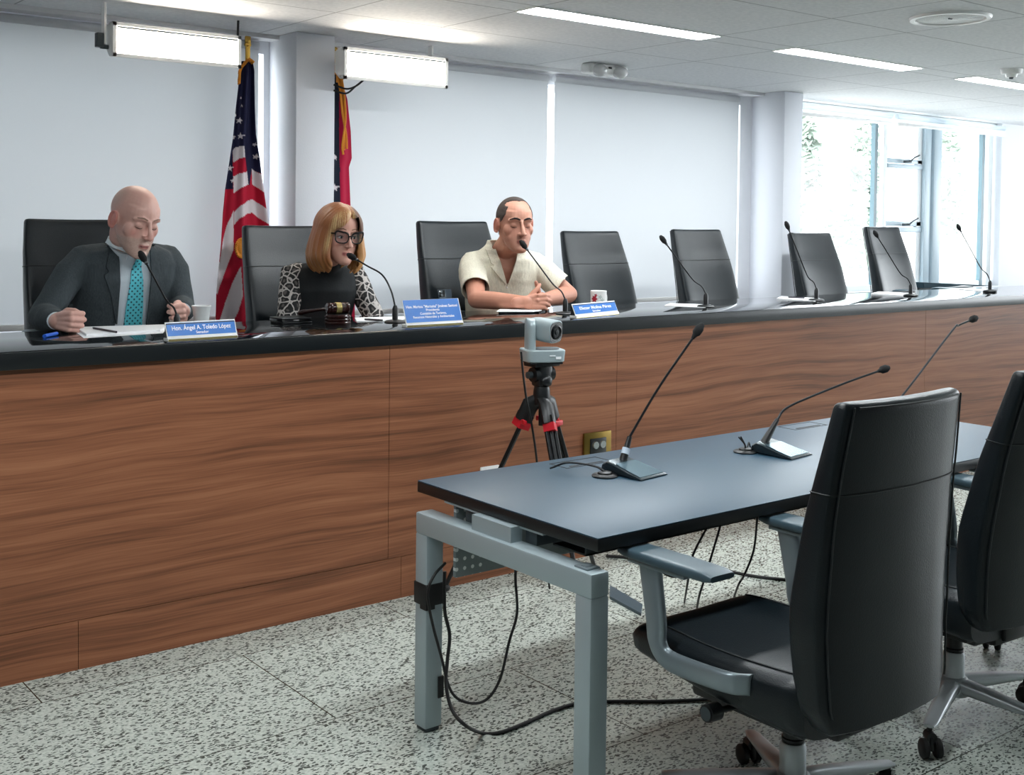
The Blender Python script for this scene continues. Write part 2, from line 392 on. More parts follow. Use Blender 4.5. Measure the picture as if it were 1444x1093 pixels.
def struct(o): o['kind'] = 'structure'; return o
def thing(name, label, cat, loc=(0, 0, 0), rz=0, group=None):
    o = bpy.data.objects.new(name, None); COL.objects.link(o); o.empty_display_size = .1
    o.location = loc; o.rotation_euler = (0, 0, rz); return tag(o, label, cat, group)
def dup(root, loc, rz, label, group=None):
    def cp(o, par):
        c = o.copy(); COL.objects.link(c)
        if par is not None: c.parent = par
        for ch in list(o.children): cp(ch, c)
        return c
    r = cp(root, None); r.location = loc; r.rotation_euler = (0, 0, rz); r['label'] = label
    if group: r['group'] = group
    return r
def sup(w, d, n=24, e=4, cx=0, cy=0):     # superellipse outline
    out = []
    for j in range(n):
        a = 2*pi*j/n; c, s_ = cos(a), sin(a)
        out.append((cx+w*math.copysign(abs(c)**(2/e), c), cy+d*math.copysign(abs(s_)**(2/e), s_)))
    return out
def text_obj(name, body, size, mat, parent, mtx, align='CENTER', bold=0, ext=.0006, shear=0):
    cu = bpy.data.curves.new(name, 'FONT'); cu.body = body; cu.size = size; cu.align_x = align; cu.align_y = 'CENTER'
    cu.extrude = ext; cu.offset = bold; cu.shear = shear
    t = bpy.data.objects.new(name+'_tmp', cu); COL.objects.link(t); bpy.context.view_layer.update()
    me = bpy.data.meshes.new_from_object(t.evaluated_get(bpy.context.evaluated_depsgraph_get()))
    bpy.data.objects.remove(t); me.transform(mtx); me.materials.clear(); me.materials.append(M[mat]); me.name = name
    o = bpy.data.objects.new(name, me); COL.objects.link(o); o.parent = parent; return o
def fit_text(name, body, width, size, mat, parent, mtx, **k):
    o = text_obj(name, body, size, mat, parent, Matrix.Identity(4), **k)
    xs = [v.co.x for v in o.data.vertices]; w = max(xs)-min(xs)
    o.data.transform(mtx @ Matrix.Diagonal((width/w, 1, 1, 1))); return o
def union(mb, voxel, smooth=4, fac=.5):   # one continuous skin from overlapping closed shapes
    me = bpy.data.meshes.new('u'); me.from_pydata([tuple(p) for p in mb.v], [], mb.f)
    b = bmesh.new(); b.from_mesh(me); bmesh.ops.recalc_face_normals(b, faces=b.faces[:]); b.to_mesh(me); b.free()
    o = bpy.data.objects.new('u', me); COL.objects.link(o)
    r = o.modifiers.new('r', 'REMESH'); r.mode = 'VOXEL'; r.voxel_size = voxel; r.adaptivity = 0
    if smooth: s = o.modifiers.new('s', 'SMOOTH'); s.iterations = smooth; s.factor = fac
    bpy.context.view_layer.update()
    out = bpy.data.meshes.new_from_object(o.evaluated_get(bpy.context.evaluated_depsgraph_get()))
    bpy.data.objects.remove(o); bpy.data.meshes.remove(me)
    out.polygons.foreach_set('use_smooth', [True]*len(out.polygons)); return out
def mesh_ob(name, me, mat, parent, off):
    me.transform(Matrix.Translation(-V(off))); me.materials.clear(); me.materials.append(M[mat] if isinstance(mat, str) else mat); me.name = name
    o = bpy.data.objects.new(name, me); COL.objects.link(o); o.parent = parent; return o
def colour(me, fn):
    a = me.color_attributes.new('col', 'FLOAT_COLOR', 'POINT')
    flat = []
    for v in me.vertices: flat += list(fn(v.co))[:3]+[1]
    a.data.foreach_set('color', flat)

# ------------------------------------------------------------------ the room
CEIL = 2.515; BW = 5.80; PZ = .38
mb = MB(); mb.box((-3, -3, -.1), (12.5, 6.0, 0)); mb.box((-3, 4.10, 0), (12.5, BW, PZ), mi=1)
struct(mb.build('floor', ['floor', 'platform']))
mb = MB(); mb.box((-3, -3, CEIL), (12.5, BW+.3, CEIL+.1)); struct(mb.build('ceiling', 'ceiling'))
mb = MB()
OPEN = [(-2.2, 2.86), (3.20, 6.70), (7.22, 10.36)]
mb.box((-3, BW, -.1), (12.5, BW+.2, 1.0)); mb.box((-3, BW, 2.425), (7.22, BW+.2, CEIL+.05)); mb.box((10.36, BW, 2.425), (12.5, BW+.2, CEIL+.05))
xs = [-3]+[q for o in OPEN for q in o]+[12.5]
for a, b in zip(xs[::2], xs[1::2]): mb.box((a, BW, 1.0), (b, BW+.2, 2.425))
struct(mb.build('wall_back', 'wall'))
mb = MB(); mb.box((-3.1, -3, -.1), (-3, 6, CEIL+.1)); struct(mb.build('wall_left', 'wall_dim'))
mb = MB(); mb.box((12.5, -3, -.1), (12.6, 6, .9)); mb.box((12.5, -3, 2.42), (12.6, 6, CEIL+.1)); mb.box((12.5, -3, .9), (12.6, -2.2, 2.42)); mb.box((12.5, 5.3, .9), (12.6, 6, 2.42)); struct(mb.build('wall_right', 'wall'))
mb = MB(); mb.box((-3.1, -3.1, -.1), (12.6, -3, CEIL+.1)); struct(mb.build('wall_front', 'wall_dim'))
mb = MB(); mb.box((-3, 5.69, CEIL-.022), (7.22, BW, CEIL)); struct(mb.build('trim_1', 'ceiling_trim'))
for i, (a, b) in enumerate(((2.895, 3.125), (6.835, 7.045))):
    mb = MB(); mb.box((a, 5.5, 0), (b, BW+.05, CEIL), r=.006); struct(mb.build('wall_pillar_%d' % (i+1), 'pillar'))

# windows behind the dais (glass only shows in the slits beside the blinds)
def window(name, x0, x1, bars, z0=1.0, z1=2.425):
    r = bpy.data.objects.new(name, None); COL.objects.link(r); r.location = (x0, BW+.1, z0); struct(r)
    f = MB(); f.box((x0, BW+.07, z0), (x1, BW+.13, z0+.05)); f.box((x0, BW+.06, z1-.03), (x1, BW+.13, z1))
    f.build('window_frame', 'winwhite', r, True)
    for lo, hi, mt, rr in bars:
        q = MB(); q.box(lo, hi, r=rr); q.build('mullion', mt, r, True)
    g = MB(); g.box((x0, BW+.092, z0), (x1, BW+.098, z1)); g.build('window_pane', 'glass', r, True)
    return r
window('window_1', -2.2, 2.86, [])
window('window_2', 3.20, 6.70, [])
y0, y1 = BW+.065, BW+.105
w3 = window('window_3', 7.22, 10.36, [
    ((8.475, y0, 1), (8.515, y1, 2.425), 'mullion', 0), ((8.60, y0, 1), (8.655, y1, 2.425), 'winwhite', .005),
    ((8.655, y0, 2.085), (9.17, y1, 2.125), 'winframe', .006), ((8.655, y0-.01, 2.04), (9.17, y1, 2.08), 'winframe', .006),
    ((8.655, y0, 1.545), (9.17, y1, 1.59), 'winframe', .006), ((8.655, y0-.01, 1.495), (9.17, y1, 1.54), 'winframe', .006),
    ((9.10, y0, 1), (9.17, y1, 2.425), 'winwhite', .005),
    ((9.17, y0-.03, 1), (9.27, y1, 2.425), 'winframe', .01), ((9.28, y0-.05, 1), (9.41, y1, 2.425), 'winframe', .02),
    ((10.145, y0, 1), (10.19, y1, 2.425), 'mullion', 0), ((10.26, y0, 1), (10.33, y1, 2.425), 'winwhite', .005)], 1.0, 2.512)
for z in (2.10, 1.56):                      # casement stays
    q = MB(); q.box((8.86, BW-.01, z-.012), (8.90, BW+.05, z+.012), r=.004); q.tube([(8.875, BW-.012, z), (8.90, BW-.03, z+.03), (8.98, BW-.03, z+.055)], .007, 8)
    q.build('window_latch', 'darksteel', w3, True)

# roller blinds
def blind(label, x0, x1, zb, mat, y=BW-.035, zt=CEIL-.024, group=None):
    r = thing('roller_blind', label, 'blind', (x0, y, zt), 0, group)
    f = MB(); f.grid(lambda u, v: V((x0+(x1-x0)*u, y+.002*sin(u*9), zt-.05+(zb-zt+.05)*v)), 24, 30)
    f.build('fabric', mat, r, True)
    f = MB(); f.box((x0, y-.012, zb-.028), (x1, y+.012, zb+.002), r=.006); f.build('bottom_rail', 'white', r, True)
    f = MB(); f.tube([(x0, y+.006, zt-.03), (x1, y+.006, zt-.03)], .022, 16); f.build('roller', mat, r, True)
    return r
blind('closed white roller blind behind the suited man, left of the flag', -2.2, 2.812, 1.03, 'blind')
blind('closed white roller blind between pillar and bright slit behind the man in cream shirt', 3.15, 4.818, 1.03, 'blind')
blind('closed white roller blind between the bright slit and the right-hand pillar', 4.872, 6.643, 1.03, 'blind')
blind('short raised sheer blind above the wide left pane of the bright window', 7.2, 8.56, 2.415, 'sheer')
blind('short raised sheer blind above the casement and right pane of the bright window', 8.63, 10.34, 2.415, 'sheer')

# outside
mb = MB(); mb.box((-12, 6.3, -.6), (60, 60, -.5)); struct(mb.build('ground_outside', 'ground'))
b_ = thing('building', 'pale building wall seen washed out through the bright window', 'building', (18, 22, -.5))
q = MB(); q.box((4, 22, -.5), (60, 26, 2.15)); q.build('wall', 'exterior', b_, True)
q = MB(); q.box((4, 21.85, 2.15), (60, 26, 2.3)); q.build('parapet', 'exterior', b_, True)
def tree(label, c, h, R, n, seed):
    rd = random.Random(seed)
    t = thing('tree', label, 'tree', (c[0], c[1], -.5), 0, 'trees outside the window')
    q = MB(); q.tube([(0, 0, 0), (.05, 0, h*.35), (0, .06, h*.7)], [.14, .1, .05], 8); q.build('trunk', 'bark', t)
    q = MB()
    for i in range(n):
        a = V((rd.gauss(0, 1), rd.gauss(0, 1), rd.gauss(0, 1))).normalized()*(rd.random()**.4)
        p = V((a.x*R, a.y*R, h*.72+a.z*h*.34)); s = rd.uniform(.07, .15)
        e1 = V((rd.gauss(0, 1), rd.gauss(0, 1), rd.gauss(0, .6))).normalized(); e2 = e1.orthogonal().normalized()
        q.add([p-e1*s, p+e2*s*.5, p+e1*s, p-e2*s*.5], [(0, 1, 2, 3)])
    q.build('foliage', 'leaf', t)
def txy(px, Y): p = at(px, 230, Y); return (p.x, Y)
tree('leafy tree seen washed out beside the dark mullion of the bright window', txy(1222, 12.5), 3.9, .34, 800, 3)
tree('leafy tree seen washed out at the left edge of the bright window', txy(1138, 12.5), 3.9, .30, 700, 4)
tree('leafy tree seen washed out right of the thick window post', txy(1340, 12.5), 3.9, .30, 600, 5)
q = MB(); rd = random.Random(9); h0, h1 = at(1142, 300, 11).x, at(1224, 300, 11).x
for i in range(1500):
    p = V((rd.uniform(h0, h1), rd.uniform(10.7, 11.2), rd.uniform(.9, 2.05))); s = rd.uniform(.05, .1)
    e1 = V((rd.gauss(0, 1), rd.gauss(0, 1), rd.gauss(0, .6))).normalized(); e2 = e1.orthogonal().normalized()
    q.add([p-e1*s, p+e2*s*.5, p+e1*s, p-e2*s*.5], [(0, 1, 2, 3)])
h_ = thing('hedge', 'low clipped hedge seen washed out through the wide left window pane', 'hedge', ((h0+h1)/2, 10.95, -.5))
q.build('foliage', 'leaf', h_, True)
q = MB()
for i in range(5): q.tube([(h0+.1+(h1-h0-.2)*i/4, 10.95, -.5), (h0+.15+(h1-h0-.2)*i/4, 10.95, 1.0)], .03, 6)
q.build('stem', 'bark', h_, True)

# ------------------------------------------------------------------ ceiling fittings
SLAB = ['long strip light in the ceiling nearest the studio panels, leftmost of the row', 'strip light second along the row, left of the bright window', 'strip light at the right edge of the picture, last of the row']
def strip(x0, y, label):
    r = thing('strip_light', label, 'ceiling light', (x0+.61, y+.08, CEIL), 0, 'recessed strip lights')
    q = MB(); q.box((x0, y, CEIL-.004), (x0+1.22, y+.15, CEIL+.02)); q.build('diffuser', 'striplight', r, True)
    q = MB()
    for lo, hi in (((x0-.006, y-.006), (x0+1.226, y)), ((x0-.006, y+.15), (x0+1.226, y+.156)), ((x0-.006, y), (x0, y+.15)), ((x0+1.22, y), (x0+1.226, y+.15))):
        q.box((lo[0], lo[1], CEIL-.006), (hi[0], hi[1], CEIL+.02))
    q.build('frame', 'white', r, True)
for i in range(3): strip(3.38+1.83*i, 4.125, SLAB[i])
for y in (2.30,):  # unseen strips added along the ceiling grid for light from the camera side
    for i in range(-2, 5):
        if y > 2 and i > 0: continue
        if i % 2 and y < 2: continue
        strip(3.38+1.83*i, y, 'unseen ceiling strip light added out of the picture to brighten the camera side')
r = thing('ceiling_speaker', 'round white ceiling speaker flush in the ceiling at the top right', 'speaker', (4.985, 3.06, CEIL))
q = MB(); q.lathe([(.0, -.004), (.150, -.006), (.155, -.002), (.155, .01)]); q.build('grille', 'speaker', r)
q = MB(); q.lathe([(.155, 0), (.158, -.012), (.178, -.012), (.184, -.002), (.184, .01), (.156, .01)], seg=40); q.build('bezel', 'white', r)
q = MB(); q.box((-.012, -.004, -.009), (.012, .004, -.003)); q.build('badge', 'darksteel', r)
r = thing('emergency_light', 'white twin emergency light on the ceiling above the right blinds', 'emergency light', (4.93, 5.36, CEIL))
q = MB(); q.box((-.16, -.05, -.065), (.16, .05, 0), r=.02, seg=3); q.build('housing', 'white', r)
for s in (-1, 1):
    q = MB(); q.ellip((s*.085, -.05, -.045), (.055, .04, .038)); q.build('lamp_head', 'clear', r)
q = MB(); q.box((-.012, -.055, -.03), (.012, -.049, -.018)); q.build('indicator', 'plastic', r)
r = thing('smoke_detector', 'small white detector on the ceiling at the far right', 'detector', (6.88, 3.80, CEIL))
q = MB(); q.lathe([(.0, -.05), (.03, -.05), (.035, -.03), (.06, -.028), (.065, 0)]); q.build('body', 'white', r)
q = MB(); q.lathe([(.0, -.062), (.012, -.06), (.014, -.05)]); q.build('sensor', 'darksteel', r)

# studio light panels
def panel(x0, x1, y, zb, zt, label, cable):
    r = thing('light_panel', label, 'studio light', ((x0+x1)/2, y, CEIL), 0)
    def ring(yy, ins, dz): return [V((x0+ins, yy, zb+dz)), V((x1-ins, yy, zb+dz)), V((x1-ins, yy, zt-ins)), V((x0+ins, yy, zt-ins))]
    q = MB(); q.loft([ring(y+.012, 0, 0), ring(y+.05, 0, 0.005), ring(y+.12, .012, .045)]); q.build('housing', 'white', r, True, sharp=20)
    q = MB(); fr = .016
    q.box((x0, y, zb), (x1, y+.014, zb+fr)); q.box((x0, y, zt-fr), (x1, y+.014, zt)); q.box((x0, y, zb), (x0+fr, y+.014, zt)); q.box((x1-fr, y, zb), (x1, y+.014, zt))
    q.build('front_frame', 'white', r, True)
    q = MB(); q.box((x0+fr, y+.006, zb+fr), (x1-fr, y+.011, zt-fr-.004)); q.build('diffuser', 'panellight', r, True)
    q = MB(); q.box((x0+.02, y-.004, zt-fr-.010), (x1-.02, y+.004, zt-fr-.002)); q.build('barndoor_lip', 'darksteel', r, True)
    for x in ((x0-.022,) if cable == 0 else (x1-.02,)):
        q = MB(); yb = y+.05+.08*cable; q.box((x, yb, (zb+zt)/2-.02), (x+.010, yb+.04, CEIL)); q.build('bracket', 'white', r, True)
        q = MB(); q.tube([(x-.012, y+.07, (zb+zt)/2-.03), (x+.036, y+.07, (zb+zt)/2-.03)], .010, 12); q.build('knob', 'darksteel', r, True)
    if cable == 0:
        q = MB(); q.box((x0-.055, y+.05, (zb+zt)/2-.035), (x0-.022, y+.085, (zb+zt)/2+.03), r=.004); q.build('clamp', 'darksteel', r, True)
        q = MB(); q.tube(smooth_path([(x1+.03, y+.1, CEIL), (x1+.025, y+.1, zt-.03), (x1+.01, y+.1, zb+.06)]), .006, 8); q.build('cable', 'rubber', r, True)
    else:
        for dz in (0, .03):
            q = MB(); q.tube(smooth_path([(x0+.05, y+.20, zb-.01-dz), (x0+.11, y+.17, zb-.03-dz*.8), (x0+.15, y+.14, zb-.015), (x0+.18, y+.1, zb+.02)]), .005, 8); q.build('cable', 'rubber', r, True)
panel(1.872, 2.495, 5.3, 2.268, 2.424, 'lit white studio panel hung above the suited man, left of the pillar', 0)
panel(3.066, 3.715, 5.3, 2.268, 2.433, 'lit white studio panel hung right of the pillar beside the red flag', 1)

# ------------------------------------------------------------------ dais desk
d = thing('dais_desk', 'long walnut-fronted dais bench with polished black worktop', 'desk', (3.8, 4.02, 0))
q = MB(); q.box((-2.5, 3.997, 1.043), (11.5, 4.67, 1.10), r=.003); q.v = q.v
me_ = q.build('worktop', ['deskblack'], d, True)
q = MB(); q.box((-2.5, 3.990, 1.040), (11.5, 3.996, 1.097), r=.002); q.build('front_edge', 'deskfascia', d, True)
xj = [-2.5]+[-1.273+1.2735*i for i in range(10)]+[11.5]
xj = [-2.5, -.01, 2.538, 3.795, 6.345, 8.9, 11.5]
for a, b in zip(xj, xj[1:]):
    q = MB(); q.box((a+.0012, 4.010, .171), (b-.0012, 4.03, 1.041)); q.build('front_panel', 'wood', d, True)
kj = [-2.5, -1.4, .05, 1.30, 2.6, 3.9, 5.2, 6.5, 7.8, 9.1, 11.5]
for a, b in zip(kj, kj[1:]):
    q = MB(); q.box((a+.001, 4.008, 0), (b-.001, 4.03, .169)); q.build('plinth_board', 'wood', d, True)
q = MB(); q.box((-2.5, 4.028, 0), (11.5, 4.06, 1.04)); q.build('carcass', 'plastic', d, True)
r = thing('wall_outlet', 'brass outlet plate on the walnut front behind the tripod', 'outlet', (3.668, 4.008, .505))
q = MB(); q.box((-.085, -.012, -.07), (.085, 0, .07), r=.004); q.build('plate', 'brass', r)
q = MB(); q.box((-.05, -.016, -.042), (.05, -.011, .042), r=.003); q.build('recess', 'plastic', r)
for s in (-1, 1):
    q = MB(); q.lathe([(0, .012), (.017, .012), (.02, 0)], mat=Matrix.Rotation(pi/2, 4, 'X')); q.xf(Matrix.Translation((s*.022, -.014, .012))); q.build('socket', 'chrome', r)
r = thing('wall_outlet', 'white outlet plate low on the walnut front behind the tripod leg', 'outlet', (3.045, 4.008, .455))
q = MB(); q.box((-.05, -.01, -.035), (.05, 0, .035), r=.004); q.build('plate', 'white', r)
q = MB(); q.box((-.03, -.012, -.02), (.03, -.009, .02), r=.002); q.build('recess', 'darksteel', r)

# ------------------------------------------------------------------ high-back conference chair (faces +y, origin on the floor)
def interp(tab, t):
    for (a, x), (b, y) in zip(tab, tab[1:]):
        if t <= b:
            k = (t-a)/(b-a); k = k*k*(3-2*k) if False else k
            return x+(y-x)*k
    return tab[-1][1]
def make_chair(label, loc, rz, star, group):
    c = thing('conference_chair', label, 'chair', loc, rz, group)
    # backrest: lofted upward along a reclined line
    HW = [(.385, .222), (.43, .248), (.62, .262), (.85, .256), (1.0, .246), (1.13, .231)]
    YC = [(.385, -.315), (.55, -.310), (.70, -.312), (.90, -.322), (1.13, -.345)]       # rear face
    TH = [(.385, .085), (.50, .108), (.66, .115), (.85, .092), (1.0, .070), (1.13, .058)]
    def ring(z, kw=1, kt=1, e=5.5):
        w, yr, th = interp(HW, z)*kw, interp(YC, z), interp(TH, z)
        out = []
        for x, y in sup(w, th/2*kt, 40, e):
            out.append(V((x, yr+th/2+y+.028*(x/.23)**2, z)))
        return out
    zs = [.385+.745*i/40 for i in range(41)]
    rings = [ring(.385, .90, .35), ring(.385, .96, .66)]
    rings = [[p+V((0, 0, -.016)) for p in rings[0]], [p+V((0, 0, -.009)) for p in rings[1]]]+[ring(z) for z in zs]
    rings += [[p+V((0, 0, dz)) for p in ring(1.13, kw, kt)] for kw, kt, dz in ((.992, .88, .007), (.975, .66, .012), (.93, .3, .0145))]
    q = MB(); q.loft(rings); bk = q.build('backrest', 'leather', c, sharp=50)
    q = MB()
    for z in (.935,):
        rr = ring(z, 1.003, 1.02); q.tube(rr+[rr[0]], .0022, 6); q.build('stitching', 'leather_seam', bk)
    for s in (0, 1):                                   # piping up both rear edges
        idx = 22 if s else 38
        pts = []
        for z in zs[2:]+[1.135]:
            w, yr = interp(HW, min(z, 1.13)), interp(YC, min(z, 1.13))
            x = (-1 if s else 1)*w*.93; pts.append(V((x, yr+.006+.028*(x/.23)**2-.004, z)))
        q = MB(); q.tube(pts, .0025, 6); q.build('stitching', 'leather_seam', bk)
    tp = [V((x, interp(YC, 1.13)-.001+.028*(x/.23)**2+.004, 1.133)) for x in [(-.2+.4*i/12) for i in range(13)]]
    q = MB(); q.tube(tp, .003, 6)
    q.build('stitching', 'leather_seam', bk)
    # seat
    rings = []
    for i in range(25):
        t = i/24; y = -.20+.575*t
        w = .235+.02*sin(pi*min(1, t*1.1)); top = .485-.012*sin(pi*t)-.020*max(0, (t-.72)/.28)**2; bot = .322+.058*t
        if t > .9: k = sqrt(max(0, 1-((t-.9)/.1)**2)); top, bot = bot+(top-bot)*(.5+.5*k), bot+(top-bot)*(.5-.5*k); w -= .02*(1-k)
        if i == 0: w *= .93
        cz, hz = (top+bot)/2, max(.004, (top-bot)/2)
        rings.append([V((x, y, z+(.010*(x/.25)**2 if z > cz else 0))) for x, z in sup(w, hz, 36, 4.2, 0, cz)])
    q = MB(); q.loft(rings); st = q.build('seat', 'leather', c, sharp=50)
    for kk in (5, 13): q = MB(); q.tube([rings[i][kk]+V((0, 0, .001)) for i in range(1, 23)], .0028, 6); q.build('stitching', 'leather_seam', st)
    q = MB(); q.box((-.17, -.16, .310), (.17, .20, .350), r=.012); q.build('seat_pan', 'plastic', c)
    q = MB(); q.box((-.085, -.13, .275), (.085, .13, .35), r=.015); q.build('mechanism', 'plastic', c)
    q = MB(); q.tube([(-.08, .05, .32), (-.265, .05, .335)], .008, 10); q.tube([(-.235, .05, .333), (-.275, .05, .336)], .022, 16); q.build('tilt_knob', 'plastic', c)
    q = MB(); q.lathe([(0, 0), (.013, 0), (.017, .002)], mat=Matrix.Rotation(-pi/2, 4, 'Y')); q.xf(Matrix.Translation((-.2765, .05, .336))); q.build('knob_cap', 'darksteel', c)
    q = MB(); q.box((-.09, -.20, .30), (.09, -.10, .335), r=.01); q.box((-.06, -.215, .31), (.06, -.175, .44), r=.012); q.build('back_bracket', 'plastic', c)
    # armrests
    for s in (-1, 1):
        q = MB()
        path = smooth_path([(s*.245, -.065, .437), (s*.278, -.02, .437), (s*.281, .12, .431), (s*.281, .185, .437), (s*.281, .215, .470), (s*.281, .222, .53), (s*.279, .248, .664)], 6)
        fr = frames(path, up=(0, 0, 1)); rings = []
        for i, (p, t, a, b) in enumerate(fr):
            b = V((1, 0, 0)); a = t.cross(b).normalized(); k = i/(len(fr)-1)
            wa = .026 if k < .55 else .026+.010*min(1, (k-.55)/.45)
            rings.append([p+b*u*.0125+a*v for u, v in [(x, y) for x, y in sup(1, wa, 16, 3.5)]])
        q.loft(rings); ar = q.build('armrest_support', 'armsilver', c, sharp=50)
        q = MB(); q.box((s*.281-.03, .10, .660), (s*.281+.03, .30, .673), r=.004); q.build('armrest_bracket', 'armsilver', c)
        rings = []
        for i in range(13):
            t = i/12; y = .0+.325*t; w = .044+.004*sin(pi*t); k = .55 if i in (0, 12) else 1
            rings.append([V((s*.281+x*(.96 if i in (0, 12) else 1), y, z)) for x, z in sup(w, .0135*k, 24, 5, 0, .6875)])
        q = MB(); q.loft(rings); q.build('armrest_pad', 'padteal', c, sharp=50)
    # column and star base
    q = MB(); q.lathe([(.0, .155), (.020, .155), (.020, .34), (0, .34)], seg=20); q.build('gas_lift', 'chrome', c)
    q = MB(); q.lathe([(0, .21), (.026, .21), (.030, .223), (.026, .225), (.026, .29), (0, .29)], seg=24); q.build('lift_sleeve', 'plastic', c)
    q = MB(); q.lathe([(0, .085), (.032, .085), (.034, .10), (.034, .20), (.030, .212), (0, .212)], seg=28); q.build('column_tube', 'alu', c)
    q = MB(); q.lathe([(0, .075), (.05, .08), (.055, .10), (.045, .128), (.036, .135), (0, .135)], seg=28)
    b_ = q.build('base_hub', 'alu', c)
    for k in range(5):
        a = star+2*pi*k/5; R = Matrix.Rotation(a, 4, 'Z')
        rings = []
        for i in range(13):
            t = i/12; x = .03+.305*t; w = .030-.010*t; top = .132-.035*t**1.3; bot = .088-.012*t+.012*t*t
            kk = 1
            if i == 12: kk = .75
            rings.append([V((x, y*kk, z)) for y, z in sup(w, (top-bot)/2, 20, 2.8, 0, (top+bot)/2)])
        q = MB(); q.loft(rings); q.xf(R); q.build('base_leg', 'alu', c, sharp=50)
        cs = a+[.6, -1.1, 2.2, .2, -2.0][k]; T = Matrix.Translation(R@V((.322, 0, 0))) @ Matrix.Rotation(cs, 4, 'Z')
        q = MB(); q.tube([(0, 0, .055), (0, 0, .088)], .008, 10)
        q.tube([(-.012, 0, .062), (.02, 0, .060)], .016, 12); q.box((-.022, -.006, .022), (.024, .006, .064), r=.004); q.xf(T); ca = q.build('caster', 'plastic', c)
        for s in (-1, 1):
            q = MB(); q.lathe([(0, -.010), (.024, -.010), (.0285, -.006), (.0285, .006), (.024, .010), (.012, .012), (0, .012)], seg=24, mat=Matrix.Rotation(-s*pi/2, 4, 'X')); q.xf(Matrix.Translation((.012, s*.020, .0288))); q.xf(T); q.build('wheel', 'rubber', ca)
    return c
def recline(c, deg, pz, py):             # tip the backrest about a point of its rear face
    for o in c.children:
        if o.name.split('.')[0] == 'backrest':
            R = Matrix.Rotation(radians(deg), 3, 'X'); p = V((0, py, pz)); o.rotation_euler = (radians(deg), 0, 0); o.location = p-R@p
G1, G2 = 'conference chairs at the witness table', 'conference chairs behind the dais'
ch = make_chair('black high-back swivel chair seen from behind, nearest and whole, at the table', (2.43, 1.89, 0), 0, radians(203), G1)
ch2 = dup(ch, (3.36, 2.0, 0), radians(-3), 'black high-back swivel chair cut by the right edge of the picture', G1)
recline(ch2, 6, .70, -.31)
dup(ch, (4.25, 2.02, 0), radians(6), 'third swivel chair at the table, only its silver base showing past the right chair', G1)
DCH = [(1.716, 5.0, 0, 1.0, 'black chair behind the bald man in the suit'), (2.736, 5.0, 1, .982, 'black chair behind the woman in leopard sleeves'),
       (3.745, 5.0, 0, 1.01, 'black chair empty beside the man in cream shirt, left of him'), (4.775, 5.0, 2, .967, 'black chair empty behind the floral mug and small name sign'),
       (5.704, 5.0, 2, .98, 'black chair empty between the floral mug and the right-hand pillar'), (6.885, 5.0, 2, .965, 'black chair empty in front of the right-hand pillar edge and bright window'),
       (7.763, 5.0, 4, 1.008, 'black chair empty against the casement window, rightmost of the row')]
for x, y, a, k, l in DCH:
    c_ = dup(ch, (x, y, PZ), pi+radians(a), l, G2); c_.scale = (1, 1, k); recline(c_, 7, 1.13, -.345)

# ------------------------------------------------------------------ witness table
TX0, TX1, TY0, TY1 = 2.004, 4.425, 2.178, 3.0
t = thing('conference_table', 'dark blue topped table on silver square legs in front of the dais', 'table', (TX0, TY0, 0))
q = MB(); q.box((TX0, TY0, .7385), (TX1, TY1, .742), r=.001); q.build('tabletop', 'tabletop', t, True)
q = MB(); q.box((TX0-.001, TY0-.001, .706), (TX1+.001, TY1+.001, .7388), r=.003); q.build('edge_band', 'tableedge', t, True)
for nx, x0 in enumerate((1.962, 4.36)):
    for y0 in (2.885, 2.155):
        q = MB(); q.box((x0, y0, .012), (x0+.062, y0+.062, .60), r=.006); lg = q.build('leg', 'silver', t, True)
        q = MB(); q.box((x0+.006, y0+.006, 0), (x0+.056, y0+.056, .013), r=.003); q.build('foot', 'darksteel', lg, True)
        if nx == 0 and y0 > 2.5:
            q = MB(); q.box((x0-.003, y0-.003, .385), (x0+.065, y0+.065, .452), r=.004); q.box((x0-.0025, y0-.0025, .375), (x0+.03, y0+.03, .40)); q.build('tape_wrap', 'tape', lg, True)
            q = MB(); q.box((x0+.045, y0-.004, .10), (x0+.0645, y0+.02, .165)); q.build('tape_patch', 'tape', lg, True)
    q = MB(); q.box((x0, 2.155, .598), (x0+.062, 2.947, .662), r=.006); q.build('leg_rail', 'silver', t, True)
    q = MB(); q.box((x0+.015, 2.50, .662), (x0+.055, 2.68, .7055)); q.box((x0+.045, 2.40, .700), (x0+.06, 2.86, .7058)); q.build('spacer', 'silver', t, True)
q = MB(); q.box((1.975, 2.185, .6615), (2.02, 2.235, .6665), r=.001); q.box((1.985, 2.2, .666), (2.01, 2.22, .6685), r=.001); q.build('end_cap', 'armsilver', t, True)
for y0 in (2.44, 2.72):
    q = MB(); q.box((2.02, y0, .66), (4.365, y0+.05, .705), r=.003); q.build('beam', 'darksteel', t, True)
q = MB(); q.box((2.03, 2.83, .475), (4.36, 2.845, .70), r=.002); q.build('modesty_panel', 'perf', t, True)
q = MB(); q.box((2.30, 2.55, .56), (4.2, 2.70, .566)); q.box((2.30, 2.55, .56), (4.2, 2.556, .61)); q.box((2.30, 2.694, .56), (4.2, 2.70, .61)); q.build('cable_tray', 'darksteel', t, True)
def popup(x0, x1, y0, y1):
    q = MB()
    for lo, hi in (((x0, y0), (x1, y0+.006)), ((x0, y1-.005), (x1, y1)), ((x0, y0), (x0+.005, y1)), ((x1-.005, y0), (x1, y1))): q.box((lo[0], lo[1], .7415), (hi[0], hi[1], .7428))
    q.box((x0+.03, y0+.014, .7415), (x1-.03, y0+.024, .743))
    p = q.build('socket_flap', 'tape', t, True)
popup(2.495, 2.70, 2.865, 2.955); popup(3.70, 3.905, 2.895, 2.985)
TABZ = .742
